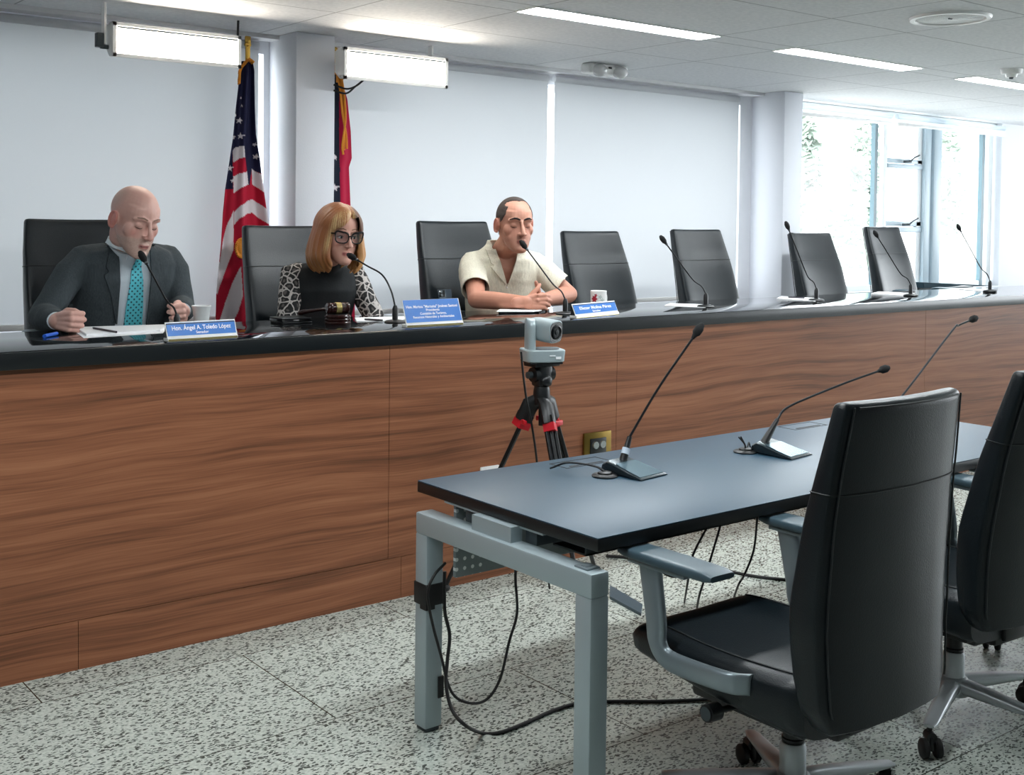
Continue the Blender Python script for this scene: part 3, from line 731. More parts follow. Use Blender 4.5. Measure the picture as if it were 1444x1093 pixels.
def grommet(x, y, label, pts, grp='cable grommets on the table'):
    r = thing('cable_grommet', label, 'grommet', (x, y, TABZ), 0, grp)
    q = MB(); q.lathe([(0, 0), (.040, 0), (.042, .004), (.036, .008), (.024, .009), (.022, .014), (.016, .016), (0, .016)], seg=28); q.build('ring', 'plastic', r)
    for pp in pts:
        q = MB(); q.tube(smooth_path(pp), .0028, 6); q.build('cable', 'rubber', r)
def table_mic(x, y, rz, label, stem, sleeve=True):
    r = thing('table_microphone', label, 'microphone', (x, y, TABZ), 0, 'gooseneck microphones on the table')
    Rz = Matrix.Rotation(rz, 4, 'Z')
    q = MB()      # wedge base: flat front tongue, high rounded back
    prof = [(-.085, .004, .050), (-.075, .030, .056), (-.055, .042, .058), (-.030, .036, .060), (.03, .020, .066), (.085, .008, .070), (.092, .004, .070)]
    q.loft([[V((yy, xx, zz)) for yy, zz in sup(w, h/2, 20, 6, 0, h/2)] for xx, h, w in [(p[0], p[1], p[2]) for p in prof]])
    q.xf(Rz); q.build('base', 'micbase', r, sharp=30)
    q = MB(); q.loft([[V((w*s, xx, hh+.0012)) for s in (-1, -.3, .3, 1)]+[V((w*s, xx, hh-.002)) for s in (1, .3, -.3, -1)] for xx, hh, w in ((-.022, .0345, .05), (.03, .0204, .056), (.082, .0088, .060))])
    q.xf(Rz); q.build('button_plate', 'micbase2', r, sharp=30)
    st = [V(p) for p in stem]     # world points
    o = V((x, y, TABZ)); st = [p-o for p in st]
    d = (st[1]-st[0]).normalized()
    q = MB(); q.tube([st[0]-d*.03, st[0]+d*.02, st[1]-d*.035, st[1]], [.016, .013, .010, .008], 14); q.build('stem_holder', 'plastic', r)
    if sleeve:
        q = MB(); q.tube([st[0]+d*.028, st[1]-d*.038], .0135, 14); q.build('sticker', 'label', r)
    pts = smooth_path(st[1:], 10) if len(st) > 3 else st[1:]
    q = MB(); q.tube(pts, .0042, 8); q.build('gooseneck', 'micstem', r)
    e = pts[-1]; dd = (pts[-1]-pts[-2]).normalized()
    q = MB(); q.tube([e-dd*.02, e-dd*.005], [.005, .009], 10); q.tube([e-dd*.006, e+dd*.004, e+dd*.025, e+dd*.034], [.008, .0145, .015, .011], 14, round_=True); q.build('windscreen', 'foam', r)
    return r
P1 = atz(890, 668, TABZ); P2 = atz(1098, 640, TABZ)
table_mic(P1.x, P1.y, radians(188), 'table microphone with tall straight neck and a pale sticker, nearest the camera tripod',
          [at(878, 652, P1.y+.045), at(888, 616, P1.y+.05), at(930, 545, P1.y+.03), at(981, 471, P1.y+.0)])
table_mic(P2.x, P2.y, radians(188), 'table microphone with low bent neck, middle of the three on the table',
          [at(1079, 622, P2.y+.045), at(1096, 592, P2.y+.05), at(1107, 577, P2.y+.05), at(1135, 563, P2.y+.04), at(1195, 539, P2.y+.02), at(1243, 522, P2.y)], sleeve=False)
P3 = V((3.93, 2.70, TABZ))
table_mic(P3.x, P3.y, radians(188), 'table microphone rising behind the nearest chair back, base hidden',
          [at(1241, 600, P3.y+.045), at(1256, 578, P3.y+.05), at(1285, 542, P3.y+.04), at(1343, 466, P3.y), at(1352, 459, P3.y), at(1370, 451, P3.y)], sleeve=False)
g1 = atz(853, 672, TABZ); g2 = atz(1051, 638, TABZ)
for gg, lab, p in ((g1, 'black round grommet with two looping cables beside the near table microphone', 0), (g2, 'black round grommet with upright cable ends beside the middle table microphone', 1)):
    if p == 0: pp = [[(0, 0, .014), (-.02, .03, .03), (-.07, .10, .035), (-.10, .15, .012)], [(.004, 0, .014), (-.01, .035, .028), (-.055, .11, .032), (-.085, .16, .010)]]
    else: pp = [[(0, 0, .014), (-.005, .0, .03), (-.025, .01, .055)], [(.004, 0, .014), (.0, .005, .03), (-.012, .012, .055)], [(.01, 0, .012), (.03, .01, .03), (.05, .02, .01)]]
    grommet(gg.x, gg.y, lab, pp)

# cables under the table
def cable(label, pts, rad=.0045, k=8, name='cable'):
    q = MB(); P_ = smooth_path(pts, k); o = P_[0].copy()
    q.tube(P_, rad, 8); c = q.build(name, 'rubber', None, org=o); return tag(c, label, 'cable')
Y0 = 2.85
cable('black cable hanging in a deep loop between the taped leg and the cable tray', [at(628, 794, 2.86), at(612, 812, 2.845), at(603, 838, 2.842), at(610, 880, 2.84), at(622, 925, 2.83), at(632, 965, 2.82), at(645, 985, 2.80), at(670, 992, 2.77), at(690, 983, 2.74), at(706, 955, 2.72), at(718, 905, 2.70), at(729, 865, 2.68), at(727, 820, 2.66), at(727, 795, 2.64)], .0042)
cable('black cable dropping from the taped leg and running across the floor under the near chair',
      [at(627, 806, 2.86), at(627, 860, 2.86), at(634, 895, 2.85), at(631, 930, 2.83), at(629, 965, 2.80), at(637, 1000, 2.76), at(655, 1022, 2.70)]+[atz(*p, .006) for p in ((680, 1034), (705, 1033), (740, 1020), (780, 1002), (820, 991), (870, 989), (930, 989), (1010, 985), (1060, 975))], .0055)
cable('thin black cable hanging from the table left of the near armrest, first of three', [at(997, 744, 2.45), at(983, 770, 2.45), at(975, 790, 2.45), at(970, 820, 2.44)]+[atz(965, 850, .004)], .0035)
cable('thin black cable hanging behind the near armrest, second of three', [at(1017, 738, 2.45), at(1006, 775, 2.45), at(995, 812, 2.44), at(985, 845, 2.43), atz(982, 870, .004)], .0035)
cable('thin black cable hanging right of the near armrest, third of three', [at(1068, 728, 2.45), at(1063, 775, 2.45), at(1050, 810, 2.44), at(1040, 828, 2.42), atz(1030, 860, .004)], .0035)
cable('grey black cable lying across the floor behind the near chair', [atz(*p, .007) for p in ((855, 784), (900, 787), (930, 790), (1000, 800), (1060, 812), (1112, 818))], .007)
cable('small coiled cable end hanging under the table front edge', [at(742, 795, 2.66), at(752, 803, 2.66), at(768, 806, 2.66), at(766, 799, 2.66), at(752, 801, 2.66)], .004)
cable('coil of black cable hanging under the table beside the near armrest', [at(915, 783, 2.3), at(925, 795, 2.3), at(950, 800, 2.3), at(962, 808, 2.3), at(950, 813, 2.3), at(935, 806, 2.3), at(945, 797, 2.3), at(962, 800, 2.3)], .0045)

q_ = [atz(x_, y_, 0) for x_, y_ in ((860, 829), (906, 856), (904, 869), (860, 845))]
o_ = (q_[0]+q_[2])/2; q = MB(); q.loft([[p+V((0, 0, h_)) for p in q_] for h_ in (0, .008, .012)])
tag(q.build('cable_cover', 'padteal', None, org=o_), 'short grey floor cable cover between the near table leg and the near chair seat', 'cable cover')

# ------------------------------------------------------------------ camera on a tripod
TC = at(764, 540, 3.66); TX, TY = TC.x, TC.y
t = thing('tripod', 'black video tripod with red leg clamps in front of the walnut dais', 'tripod', (TX, TY, 0))
q = MB(); q.lathe([(0, .80), (.034, .80), (.036, .815), (.034, .86), (.030, .875), (0, .875)], seg=20); q.build('bowl', 'plastic', t)
q = MB(); q.lathe([(0, .715), (.012, .715), (.012, .80), (.022, .80)], seg=14); q.build('bowl_handle', 'plastic', t)
q = MB(); q.box((-.035, -.03, .875), (.035, .03, .965), r=.012); q.tube([(-.05, 0, .925), (.05, 0, .925)], .030, 16); q.ellip((0, -.03, .90), (.028, .015, .022)); q.build('fluid_head', 'plastic', t)
q = MB(); q.box((-.065, -.04, .958), (.065, .04, .975), r=.005); q.build('quick_release_plate', 'plastic', t)
q = MB(); q.tube([(-.055, 0, .925), (-.075, 0, .925)], .014, 12); q.build('pan_lock', 'darksteel', t)
for a in (radians(130), radians(256), radians(12)):
    R = Matrix.Rotation(a, 4, 'Z')
    A, B = V((.045, 0, .80)), V((.40, 0, .015)); dr = (B-A).normalized(); N = V((0, 1, 0)); UU = dr.cross(N)
    def pt(k, s=0, w=0): return R@(A+(B-A)*k+N*s+UU*w)
    q = MB(); q.tube([R@V((.0, 0, .825)), R@V((.045, 0, .80)), pt(.085)], [.02, .026, .024], 12, ell=(1, 1.5), up=N)
    lg = q.build('leg', 'plastic', t)
    q = MB(); q.tube([pt(.05), pt(.09)], .028, 4, ell=(.9, 1.3), up=R.to_3x3()@N); q.build('leg_shoulder', 'plastic', lg)
    for s in (-.019, .019):
        q = MB(); q.tube([pt(.085, s), pt(.60, s)], .0085, 10); q.build('upper_tube', 'micstem', lg)
    q = MB(); q.tube([pt(.09), pt(1.0)], .0095, 10); q.build('lower_tube', 'plastic', lg)
    q = MB(); q.tube([pt(.57), pt(.63)], .026, 4, ell=(.9, 1.3), up=R.to_3x3()@N); q.build('leg_lock', 'plastic', lg)
    q = MB(); q.tube([pt(.085), pt(.122)], .031, 4, ell=(1.0, 1.25), up=R.to_3x3()@N); q.box((0, 0, 0), (.012, .05, .02), r=.003, mat=Matrix.Translation(pt(.095, .022, -.01)) @ R @ Matrix.Rotation(.5, 4, 'Z')); q.build('red_clamp', 'redclamp', lg)
    q = MB(); q.ellip(R@V((.402, 0, .018)), (.026, .026, .018)); q.build('rubber_foot', 'rubber', lg)
cz = .978
CR = Matrix.Translation((TX, TY, cz)) @ Matrix.Rotation(radians(-22), 4, 'Z')
c = thing('ptz_camera', 'silver conference camera on the tripod with its lens turned to the right', 'camera', (TX, TY, cz), radians(-22))
q = MB(); q.loft([[V((x, y, z)) for x, y in sup(w, dd, 40, 6)] for z, w, dd in ((0, .075, .062), (.004, .080, .067), (.046, .084, .070), (.050, .081, .067))]); bs = q.build('base', 'camgrey', c, sharp=30)
q = MB(); q.loft([[V((x, y, z)) for x, y in sup(w, dd, 32, 2.4, .012, 0)] for z, w, dd in ((.0495, .058, .05), (.053, .056, .048))]); q.build('turntable', 'darksteel', bs)
q = MB(); q.box((-.07, -.06, -.008), (.07, .055, .001), r=.003); q.build('underside', 'plastic', bs)
q = MB(); q.box((.010, -.0712, .026), (.034, -.0695, .030)); q.box((.036, -.0714, .014), (.058, -.0695, .024)); q.build('printed_mark', 'letter', bs)
q = MB()
rings = []
for i in range(22):
    t_ = i/21; z = .05+.125*t_; k = 1 if t_ < .72 else sqrt(max(.02, 1-((t_-.72)/.28)**2))
    rings.append([V((-.052+x, y, z)) for x, y in sup(.018, .040*k, 24, 3)])
q.loft(rings); q.build('yoke_arm', 'camgrey', c, sharp=50)
hd = V((.002, .0, .128)); HR = Matrix.Translation(hd) @ Matrix.Rotation(radians(6), 4, 'X') @ Matrix.Rotation(radians(34), 4, 'Z')
rings = []
for y, k in ((.062, .5), (.060, .78), (.052, .93), (.03, 1), (-.055, 1.02), (-.066, 1.0), (-.068, .94)):
    rings.append([HR@V((x*k, y, z*k)) for x, z in sup(.043, .045, 36, 3.6)])
q = MB(); q.loft(rings); hb = q.build('camera_head', 'camgrey', c, sharp=45)
q = MB(); q.loft([[HR@V((x*k, y, z*k)) for x, z in sup(.043, .045, 36, 3.6)] for y, k in ((-.066, .93), (-.0695, .91), (-.0695, .05))]); q.build('front_glass', 'lens', hb)
q = MB(); q.lathe([(.030, 0), (.030, .006), (.024, .008), (.022, .003), (.012, .003), (.010, .007), (0, .008)], seg=28, mat=Matrix.Rotation(pi/2, 4, 'X')); q.xf(HR@Matrix.Translation((0, -.068, 0))); q.build('lens', 'micstem', hb)
tl = at(735, 493, 3.62)
cable('thin black cable falling from the silver conference camera along the tripod', [at(735, 496, 3.60), at(737, 520, 3.60), at(742, 560, 3.60), at(750, 600, 3.61), at(757, 650, 3.62), at(762, 720, 3.64), atz(775, 830, .005)], .0045)

# ------------------------------------------------------------------ things on the dais
DZ = 1.10
def desk_mic(bx, by, hp, label, bend=.12, lean=None, base=True):
    r = thing('desk_microphone', label, 'microphone', (bx, by, DZ), 0, 'gooseneck microphones on the dais')
    o = V((bx, by, DZ)); h = V(hp)-o
    q = MB(); q.lathe([(0, 0), (.045, 0), (.047, .004), (.040, .010), (.016, .014), (0, .014)], seg=28); q.build('base', 'plastic', r)
    q = MB(); q.tube([(0, 0, .012), (0, 0, .06), (0, 0, .075)], [.0125, .0125, .007], 14); q.build('stem_holder', 'plastic', r)
    k = V((h.x*.10, h.y*.10, .075+bend*.5)); k2 = V((h.x*.30, h.y*.30, .075+bend))
    pts = smooth_path([V((0, 0, .07)), k, k2, k2.lerp(h, .5), h], 8)
    n = len(pts); cut = n*2//3
    q = MB(); q.tube(pts, .0038, 8); q.build('gooseneck', 'micstem', r)
    d = (pts[-1]-pts[-2]).normalized()
    q = MB(); q.tube([h-d*.035, h-d*.02], .0065, 10); q.build('collar', 'micchrome', r)
    q = MB(); q.tube([h-d*.022, h-d*.012, h+d*.010, h+d*.018], [.008, .0135, .014, .010], 14, round_=True); q.build('windscreen', 'foam', r)
    return r
mics = [(1.765, 4.30, (201, 362), 4.47, 'gooseneck microphone curving up to the bald man in the suit', .05),
        (2.744, 4.295, (496, 362), 4.50, 'gooseneck microphone curving up to the woman in leopard sleeves', .13),
        (3.706, 4.284, (738, 345), 4.48, 'gooseneck microphone curving up to the man in cream shirt', .07),
        (4.689, 4.276, (935, 338), 4.42, 'gooseneck microphone in front of the empty chair right of the floral mug', .07),
        (5.683, 4.314, (1110, 318), 4.45, 'gooseneck microphone in front of the right-hand pillar', .07),
        (6.661, 4.323, (1235, 330), 4.45, 'gooseneck microphone across the rightmost empty dais chair', .07),
        (7.638, 4.337, (1352, 321), 4.45, 'gooseneck microphone against the bright window, rightmost on the dais', .09)]
for bx, by, hp, hy, lab, bd in mics: desk_mic(bx, by, at(hp[0], hp[1], hy), lab, bd)

def nameplate(p0, p1, hgt, lean, label, lines, wedge=True):
    # p0,p1: left and right front bottom corners on the worktop
    p0, p1 = V(p0), V(p1); w = (p1-p0).length; rz = atan2((p1-p0).y, (p1-p0).x)
    r = thing('name_sign', label, 'sign', p0, rz)
    up = V((0, sin(lean), cos(lean))); nrm = V((0, -cos(lean), sin(lean)))
    Mx = Matrix(((1, 0, 0, 0), (0, up.y, nrm.y, .001), (0, up.z, nrm.z, .012), (0, 0, 0, 1)))
    q = MB(); q.box((0, 0, 0), (w, hgt, .003), r=.001); q.xf(Mx@Matrix.Translation((0, 0, -.0032))); q.build('acrylic_plate', 'white', r)
    q = MB(); q.box((.004, .007, 0), (w-.004, hgt-(.005 if wedge else .001), .0008)); q.xf(Mx); q.build('blue_face', 'blueplate', r)
    q = MB(); q.box((0, -.004, 0), (w, .035, .012), r=.002); q.build('foot', 'white', r)
    q = MB(); q.box((.002, -.0046, .0015), (w-.002, -.0036, .008)); q.build('foot_strip', 'bandgold', r)
    if wedge:
        q = MB(); q.loft([[V((x, .002, .012)), V((x, up.y*hgt*.9, .012+up.z*hgt*.9)), V((x, up.y*hgt*.9+.004, .012+up.z*hgt*.9)), V((x, .033, .012))] for x in (.003, w-.003)]); q.build('back_wedge', 'plastic', r)
    for body, yk, ww, sz in lines:
        fit_text('lettering', body, ww*w, sz, 'letter', r, Mx@Matrix.Translation((w/2, yk*hgt, .0012)), bold=sz*.013, ext=.0003)
    return r
nameplate(atz(236, 482, DZ), atz(335, 476, DZ), .060, radians(22), 'long narrow blue name sign in front of the bald man', [('Hon. Ángel A. Toledo López', .58, .84, .023), ('Senador', .28, .18, .014)])
nameplate(atz(573, 462, DZ), atz(653, 457.5, DZ), .105, radians(20), 'tall blue name sign with four lines in front of the woman', [('Hon. Marissa "Marissita" Jiménez Santoni', .70, .90, .0165), ('Presidenta', .555, .235, .014), ('Comisión de Turismo,', .41, .46, .0145), ('Recursos Naturales y Ambientales', .27, .72, .0145)], wedge=False)
nameplate(atz(812, 449, DZ), atz(872, 443, DZ), .058, radians(24), 'small blue name sign right of the man in cream shirt', [('Eliezer Molina Pérez', .56, .74, .021), ('Senador', .26, .19, .014)])

# gavel, sounding block stack, tray
gb = atz(484.5, 458, DZ); gx, gy = gb.x, gb.y+.05
r = thing('sounding_block', 'tall ribbed dark wooden sounding block under the gavel', 'gavel block', (gx, gy, DZ))
prof = [(0, 0)]
for i in range(3):
    z = i*.0135; prof += [(.053, z), (.0555, z+.003), (.0555, z+.009), (.053, z+.012), (.050, z+.0128)]
prof += [(.050, .0415), (0, .0415)]
q = MB(); q.lathe(prof, seg=40); q.build('ribbed_stack', 'gavelwood', r, sharp=25)
q = MB(); q.lathe([(0, .0416), (.045, .0416), (.045, .043), (0, .043)], seg=32); q.build('strike_face', 'plastic', r)
r = thing('gavel', 'dark wooden gavel with gold band lying on the ribbed block', 'gavel', (gx, gy, DZ+.043+.024), radians(-8)); r.scale = (.82, .82, .82)
AX = Matrix.Rotation(pi/2, 4, 'Y')
q = MB(); q.lathe([(0, -.062), (.022, -.062), (.028, -.058), (.030, -.050), (.026, -.045), (.030, -.040), (.0275, -.034), (.029, -.028), (.029, .028), (.0275, .034), (.030, .040), (.026, .045), (.030, .050), (.028, .058), (.022, .062), (0, .062)], seg=28, mat=AX); q.build('head', 'gavelwood', r, sharp=25)
q = MB(); q.lathe([(.0292, -.015), (.0305, -.014), (.0305, .014), (.0292, .015)], seg=28, mat=AX); q.build('gold_band', 'bandgold', r)
q = MB(); q.tube([(-.01, .02, -.004), (-.06, .09, -.012), (-.08, .12, -.018), (-.12, .18, -.030), (-.135, .20, -.036)], [.008, .009, .008, .0135, .012], 14); q.build('handle', 'gavelwood', r)
tb = atz(420, 456, DZ)
r = thing('coaster_stack', 'flat stack of dark glass trays at the edge of the leopard sleeve', 'tray', (tb.x, tb.y+.06, DZ))
for i in range(3):
    q = MB(); q.box((-.07-.002*i, -.06, .0085*i), (.07-.002*i, .06, .0085*i+.0065), r=.003); q.build('tray', 'lens' if i % 2 else 'plastic', r)

def sheet(name, label, cat, pts, thick=.0012, z=DZ, mat='whitepaper', group=None, rnd=0):
    P_ = [V(p) for p in pts]; o = V((sum(p.x for p in P_)/4, sum(p.y for p in P_)/4, z))
    q = MB(); q.loft([[V((p.x, p.y, z+h)) for p in P_] for h in (0, thick)]); s = q.build(name, mat, None, org=o); return tag(s, label, cat, group)
def sheet_px(name, label, cat, px, thick=.0012, z=DZ, mat='whitepaper', group=None): return sheet(name, label, cat, [atz(x, y, z) for x, y in px], thick, z, mat, group)
sheet_px('paper', 'loose white paper under the thick document in front of the bald man', 'paper', [(118, 477), (230, 470), (234, 462), (104, 466)])
st = sheet_px('document', 'thick curled white document in front of the bald man', 'document', [(122, 474), (226, 468), (236, 460), (106, 464)], .008, DZ+.0012)
pn = atz(132, 464, DZ+.0092); pn2 = atz(165, 470, DZ+.0092)
def pen(label, a, b_, mat, mat2, rr=.005):
    a, b_ = V(a), V(b_); a.z += rr; b_.z += rr; d = b_-a
    r = thing('pen', label, 'pen', a)
    q = MB(); q.tube([V((0, 0, 0)), d*.72], rr, 10); q.build('barrel', mat, r)
    q = MB(); q.tube([d*.72, d*.97], rr*1.05, 10); q.build('cap', mat2, r)
    q = MB(); q.tube([-d*.06, V((0, 0, 0))], [.001, rr*.9], 8); q.build('tip', 'micchrome', r)
pen('dark pen lying on the thick white document', pn, pn2, 'pendark', 'pendark', .004)
pen('blue marker lying under the right fist of the bald man', atz(80, 473, DZ), atz(62, 477, DZ), 'penblue', 'penblue', .007)
cb = atz(284, 459, DZ)
r = thing('paper_cup', 'white foam cup behind the long narrow name sign', 'cup', (cb.x, cb.y, DZ)); r.scale = (.9, .9, .88)
q = MB(); q.lathe([(0, 0), (.030, 0), (.0415, .088), (.0435, .090), (.0435, .094), (.039, .094), (.028, .004), (0, .004)], seg=32); q.build('body', 'cup', r)
q = MB(); q.lathe([(0, .02), (.0305, .02), (.031, .022), (0, .0222)]); q.build('drink', 'gavelwood', r)
sheet_px('document', 'white papers behind the gavel and microphone of the woman', 'document', [(503, 454), (566, 453), (580, 447), (500, 449)], .004)
pen('dark pen on the papers beside the tall name sign', atz(515, 451.5, DZ+.004), atz(540, 453, DZ+.004), 'pendark', 'micchrome', .004)
r = thing('smartphone', 'phone propped upright behind the tall name sign', 'phone', tuple(atz(631, 450, DZ).lerp(atz(631, 450, DZ), 0)))
q = MB(); q.box((-.036, -.004, 0), (.036, .004, .135), r=.004); q.xf(Matrix.Rotation(radians(-12), 4, 'X')); q.build('body', 'phone', r)
q = MB(); q.box((-.033, -.0052, .100), (.0, -.003, .132), r=.002); q.xf(Matrix.Rotation(radians(-12), 4, 'X')); q.build('camera_bump', 'lens', r)
q = MB()
for z_ in (.108, .124): q.lathe([(0, .0), (.006, 0), (.006, .002), (0, .0025)], mat=Matrix.Rotation(pi/2, 4, 'X') , c=(-.02, -.005, z_))
q.xf(Matrix.Rotation(radians(-12), 4, 'X')); q.build('camera_lens', 'micchrome', r)
sheet_px('tablet', 'dark edged tablet under the clasped hands of the man in cream shirt', 'tablet', [(703, 442), (760, 441.5), (775, 437.5), (712, 438)], .007, mat='lens')
sheet_px('paper', 'white sheet on the tablet of the man in cream shirt', 'paper', [(700, 440), (752, 440), (772, 436), (705, 436.5)], .003, DZ+.007)
mg = atz(847, 434, DZ)
r = thing('mug', 'white floral mug behind the small name sign', 'mug', (mg.x-.03, 4.50, DZ))
q = MB(); q.lathe([(0, 0), (.036, 0), (.040, .004), (.042, .09), (.040, .0915), (.038, .09), (.036, .006), (0, .006)], seg=36); q.build('body', 'white', r)
q = MB(); q.tube(smooth_path([(.038, .012, .075), (.060, .015, .075), (.070, .017, .05), (.062, .015, .024), (.038, .012, .02)], 6), .0055, 10); q.build('handle', 'white', r)
def decal(q, cxa, cz_, r_, n, rad=.0424):
    for k in range(n):
        a0 = 2*pi*k/n; vs = []
        for (u, v) in ((0, 0), (.5, .3), (1, 0), (.5, -.3)):
            x = (u*cos(a0)-v*sin(a0))*r_; z = (u*sin(a0)+v*cos(a0))*r_
            an = cxa+x/rad; vs.append(V((cos(an)*rad, sin(an)*rad, cz_+z)))
        q.add(vs, [(0, 1, 2, 3)])
fa = atan2(-4.5, -4.2)
q = MB(); decal(q, fa-.55, .050, .020, 6); decal(q, fa-.35, .068, .010, 5); q.build('printed_flower', 'flower', r)
q = MB(); decal(q, fa+.2, .06, .013, 5, .0423); decal(q, fa+.5, .045, .012, 4, .0423); q.build('printed_leaves', 'leafprint', r)
for (px, lab) in (((937, 431, 995, 434, 1002, 430, 945, 428), 'white sheet beside the microphone right of the floral mug'), ((1095, 421, 1150, 425, 1156, 421, 1102, 418), 'white sheet beside the microphone before the right-hand pillar'),
                  ((1228, 414, 1284, 417.5, 1290, 414, 1240, 411.5), 'white sheet beside the microphone of the rightmost chair'), ((1352, 408, 1394, 411, 1398, 408.5, 1360, 406.5), 'white sheet beside the rightmost microphone on the dais')):
    sheet_px('paper', lab, 'paper', list(zip(px[::2], px[1::2])), .002)
pen('dark pen on the sheet beside the microphone before the right-hand pillar', atz(1112, 420, DZ+.002), atz(1135, 421, DZ+.002), 'pendark', 'pendark', .004)
# low cabinet at the far end
a_ = at(1302, 398, 5.45); b2 = at(1396, 402.5, 5.72)
r = thing('side_cabinet', 'dark low cabinet top under the bright window at the right end', 'cabinet', (9.3, 5.5, PZ))
p_a, p_b, p_c = at(1302, 398.5, 5.25), at(1396, 402.6, 5.62), at(1308, 406, 5.25)
q = MB(); q.loft([[V((p_a.x, p_a.y, p_a.z)), V((p_c.x-.05, p_c.y, p_c.z)), V((p_c.x-.05, p_c.y+.3, p_c.z)), V((p_a.x, p_a.y+.3, p_a.z))],
                  [V((p_b.x, p_b.y, p_b.z)), V((p_b.x, p_b.y, p_b.z-.004)), V((p_b.x, p_b.y+.1, p_b.z-.004)), V((p_b.x, p_b.y+.1, p_b.z))]])
q.build('top', 'matteslate', r, True)
q = MB(); q.box((p_a.x+.1, 5.35, PZ), (p_a.x+.9, 5.5, p_c.z-.01)); q.build('body', 'darksteel', r, True)

# ------------------------------------------------------------------ flags
def inpoly(x, y, P_):
    r = False; n = len(P_)
    for i in range(n):
        (x1, y1), (x2, y2) = P_[i], P_[(i+1) % n]
        if (y1 > y) != (y2 > y) and x < (x2-x1)*(y-y1)/(y2-y1)+x1: r = not r
    return r
NAVY, RED, WHT, CRIM = rgb(28, 30, 62), rgb(186, 22, 52), rgb(226, 218, 222), rgb(176, 18, 60)
def star_poly(cx, cy, r, rot=0): return [(cx+(r if k % 2 == 0 else r*.4)*sin(rot+k*pi/5), cy-(r if k % 2 == 0 else r*.4)*cos(rot+k*pi/5)) for k in range(10)]
WP = [[(329.6, 212), (332, 208.5), (337, 207), (342.5, 206), (343.5, 222), (337, 224), (330, 229)],
      [(329.5, 249), (338, 244.5), (348.5, 242), (351, 260), (340, 264), (329.5, 273)],
      [(355.5, 238), (367, 246), (370, 271), (363, 264), (356, 260)],
      [(330, 300), (338, 290), (347, 284), (356, 281), (356, 300), (346, 302), (337, 308), (330, 318)],
      [(356, 281), (366, 287), (374, 295), (378, 317), (368, 309), (356, 300)],
      [(329.6, 297), (329.8, 352), (322, 372), (314, 398), (307.5, 415), (305.5, 414), (307, 400), (310.5, 370), (316, 338), (322, 316)],
      [(337.5, 375), (339.5, 416), (334, 440), (329, 454), (310.8, 454), (318, 428), (328, 400)]]
STARS = [star_poly(338, 170, 5.2, .2), star_poly(339, 192, 5, .1), star_poly(330.5, 193.5, 3.4), star_poly(361, 221, 4.5, .3), star_poly(359, 204, 3, .5), star_poly(325.5, 237, 5, .1), star_poly(329, 255, 3.6), star_poly(341, 149, 2.4), star_poly(340, 138, 1.8), star_poly(332, 163, 2.6)]
BLUE = [(330, 80), (362, 80), (368, 246), (355.5, 238), (352.5, 262), (351, 260), (348.5, 242), (343.5, 222), (342.5, 206), (329.5, 212), (329, 267), (315, 267), (322, 230)]
def flagcol(x, y):
    for s in STARS:
        if inpoly(x, y, s): return WHT
    for w in WP:
        if inpoly(x, y, w): return WHT
    if inpoly(x, y, BLUE): return NAVY
    return RED
LE = [(84, 341), (100, 338), (115, 337), (150, 333), (195, 329), (240, 322.5), (267, 318.5), (300, 315.5), (344, 313), (412, 306.5), (450, 305.5), (520, 305)]
RE = [(84, 355), (100, 358), (150, 358.3), (190, 359.5), (225, 365), (246, 367), (294, 373.5), (318, 377), (400, 382), (520, 388)]
FY = 5.62
def flag_cloth(name, parent, LE, RE, y0, y1, nu, nv, col, FY, folds, amp):
    q = MB(); pix = []
    def P(u, v):
        y = y0+(y1-y0)*v; a, b = interp(LE, y), interp(RE, y); x = a+(b-a)*u
        pix.append((x, y)); p = at(x, y, FY); k = .35+.65*v
        dy = amp*k*(sin(folds*pi*u+.6*sin(3*v))+.35*sin(folds*2.3*pi*u+2*v))
        return V((p.x+(dy*.15), p.y+dy, p.z))
    q.grid(P, nu, nv); n0 = len(q.v)
    o = q.build(name, 'flag', parent, True, sharp=180); me = o.data
    a = me.color_attributes.new('col', 'FLOAT_COLOR', 'POINT'); fl = []
    for x, y in pix: fl += list(col(x, y))[:3]+[1]
    a.data.foreach_set('color', fl)
    s = o.modifiers.new('thickness', 'SOLIDIFY'); s.thickness = .003; return o
pt_ = at(353, 60, FY)
r = thing('flag', 'draped stars and stripes flag on a gold-tipped pole left of the pillar', 'flag', (pt_.x, FY, PZ))
q = MB(); q.tube([(0, .03, 0), (0, .03, 2.0)], .0125, 12); q.build('pole', 'gavelwood', r)
q = MB(); q.lathe([(0, 0), (.15, 0), (.15, .02), (.05, .05), (.02, .12), (0, .12)], c=(0, .03, 0)); q.build('stand', 'gold', r)
zt = at(353, 76, FY).z-PZ
q = MB(); q.lathe([(.0, -.05), (.013, -.05), (.013, .04), (.018, .045), (.018, .055), (.009, .06), (.009, .075), (0, .08)], c=(0, .03, zt)); q.build('ferrule', 'gold', r)
q = MB(); q.box((-.016, .022, zt+.05), (.016, .038, zt+.095), r=.006); q.build('finial', 'gold', r)
fc = flag_cloth('cloth', r, LE, RE, 86, 520, 110, 330, flagcol, FY, 3.2, .028)
q = MB()
fp = [at(x, y, FY-.012) for x, y in ((358, 88), (352, 84), (345, 90), (340, 96), (338, 104), (337.5, 118))]
fp = smooth_path(fp, 6)
for i in range(len(fp)-1):
    for k in range(3):
        p = fp[i].lerp(fp[i+1], k/3); d = V((random.uniform(-.012, -.002), random.uniform(-.01, .006), random.uniform(.0, .012)))
        q.tube([p, p+d*.6, p+d+V((0, 0, -.012))], .003, 5)
q.tube(fp, .007, 8); q.build('fringe', 'fringe', r, True)
q = MB(); ct = at(340, 350, FY-.045); q.ellip(ct, (.026, .012, .040), 14)
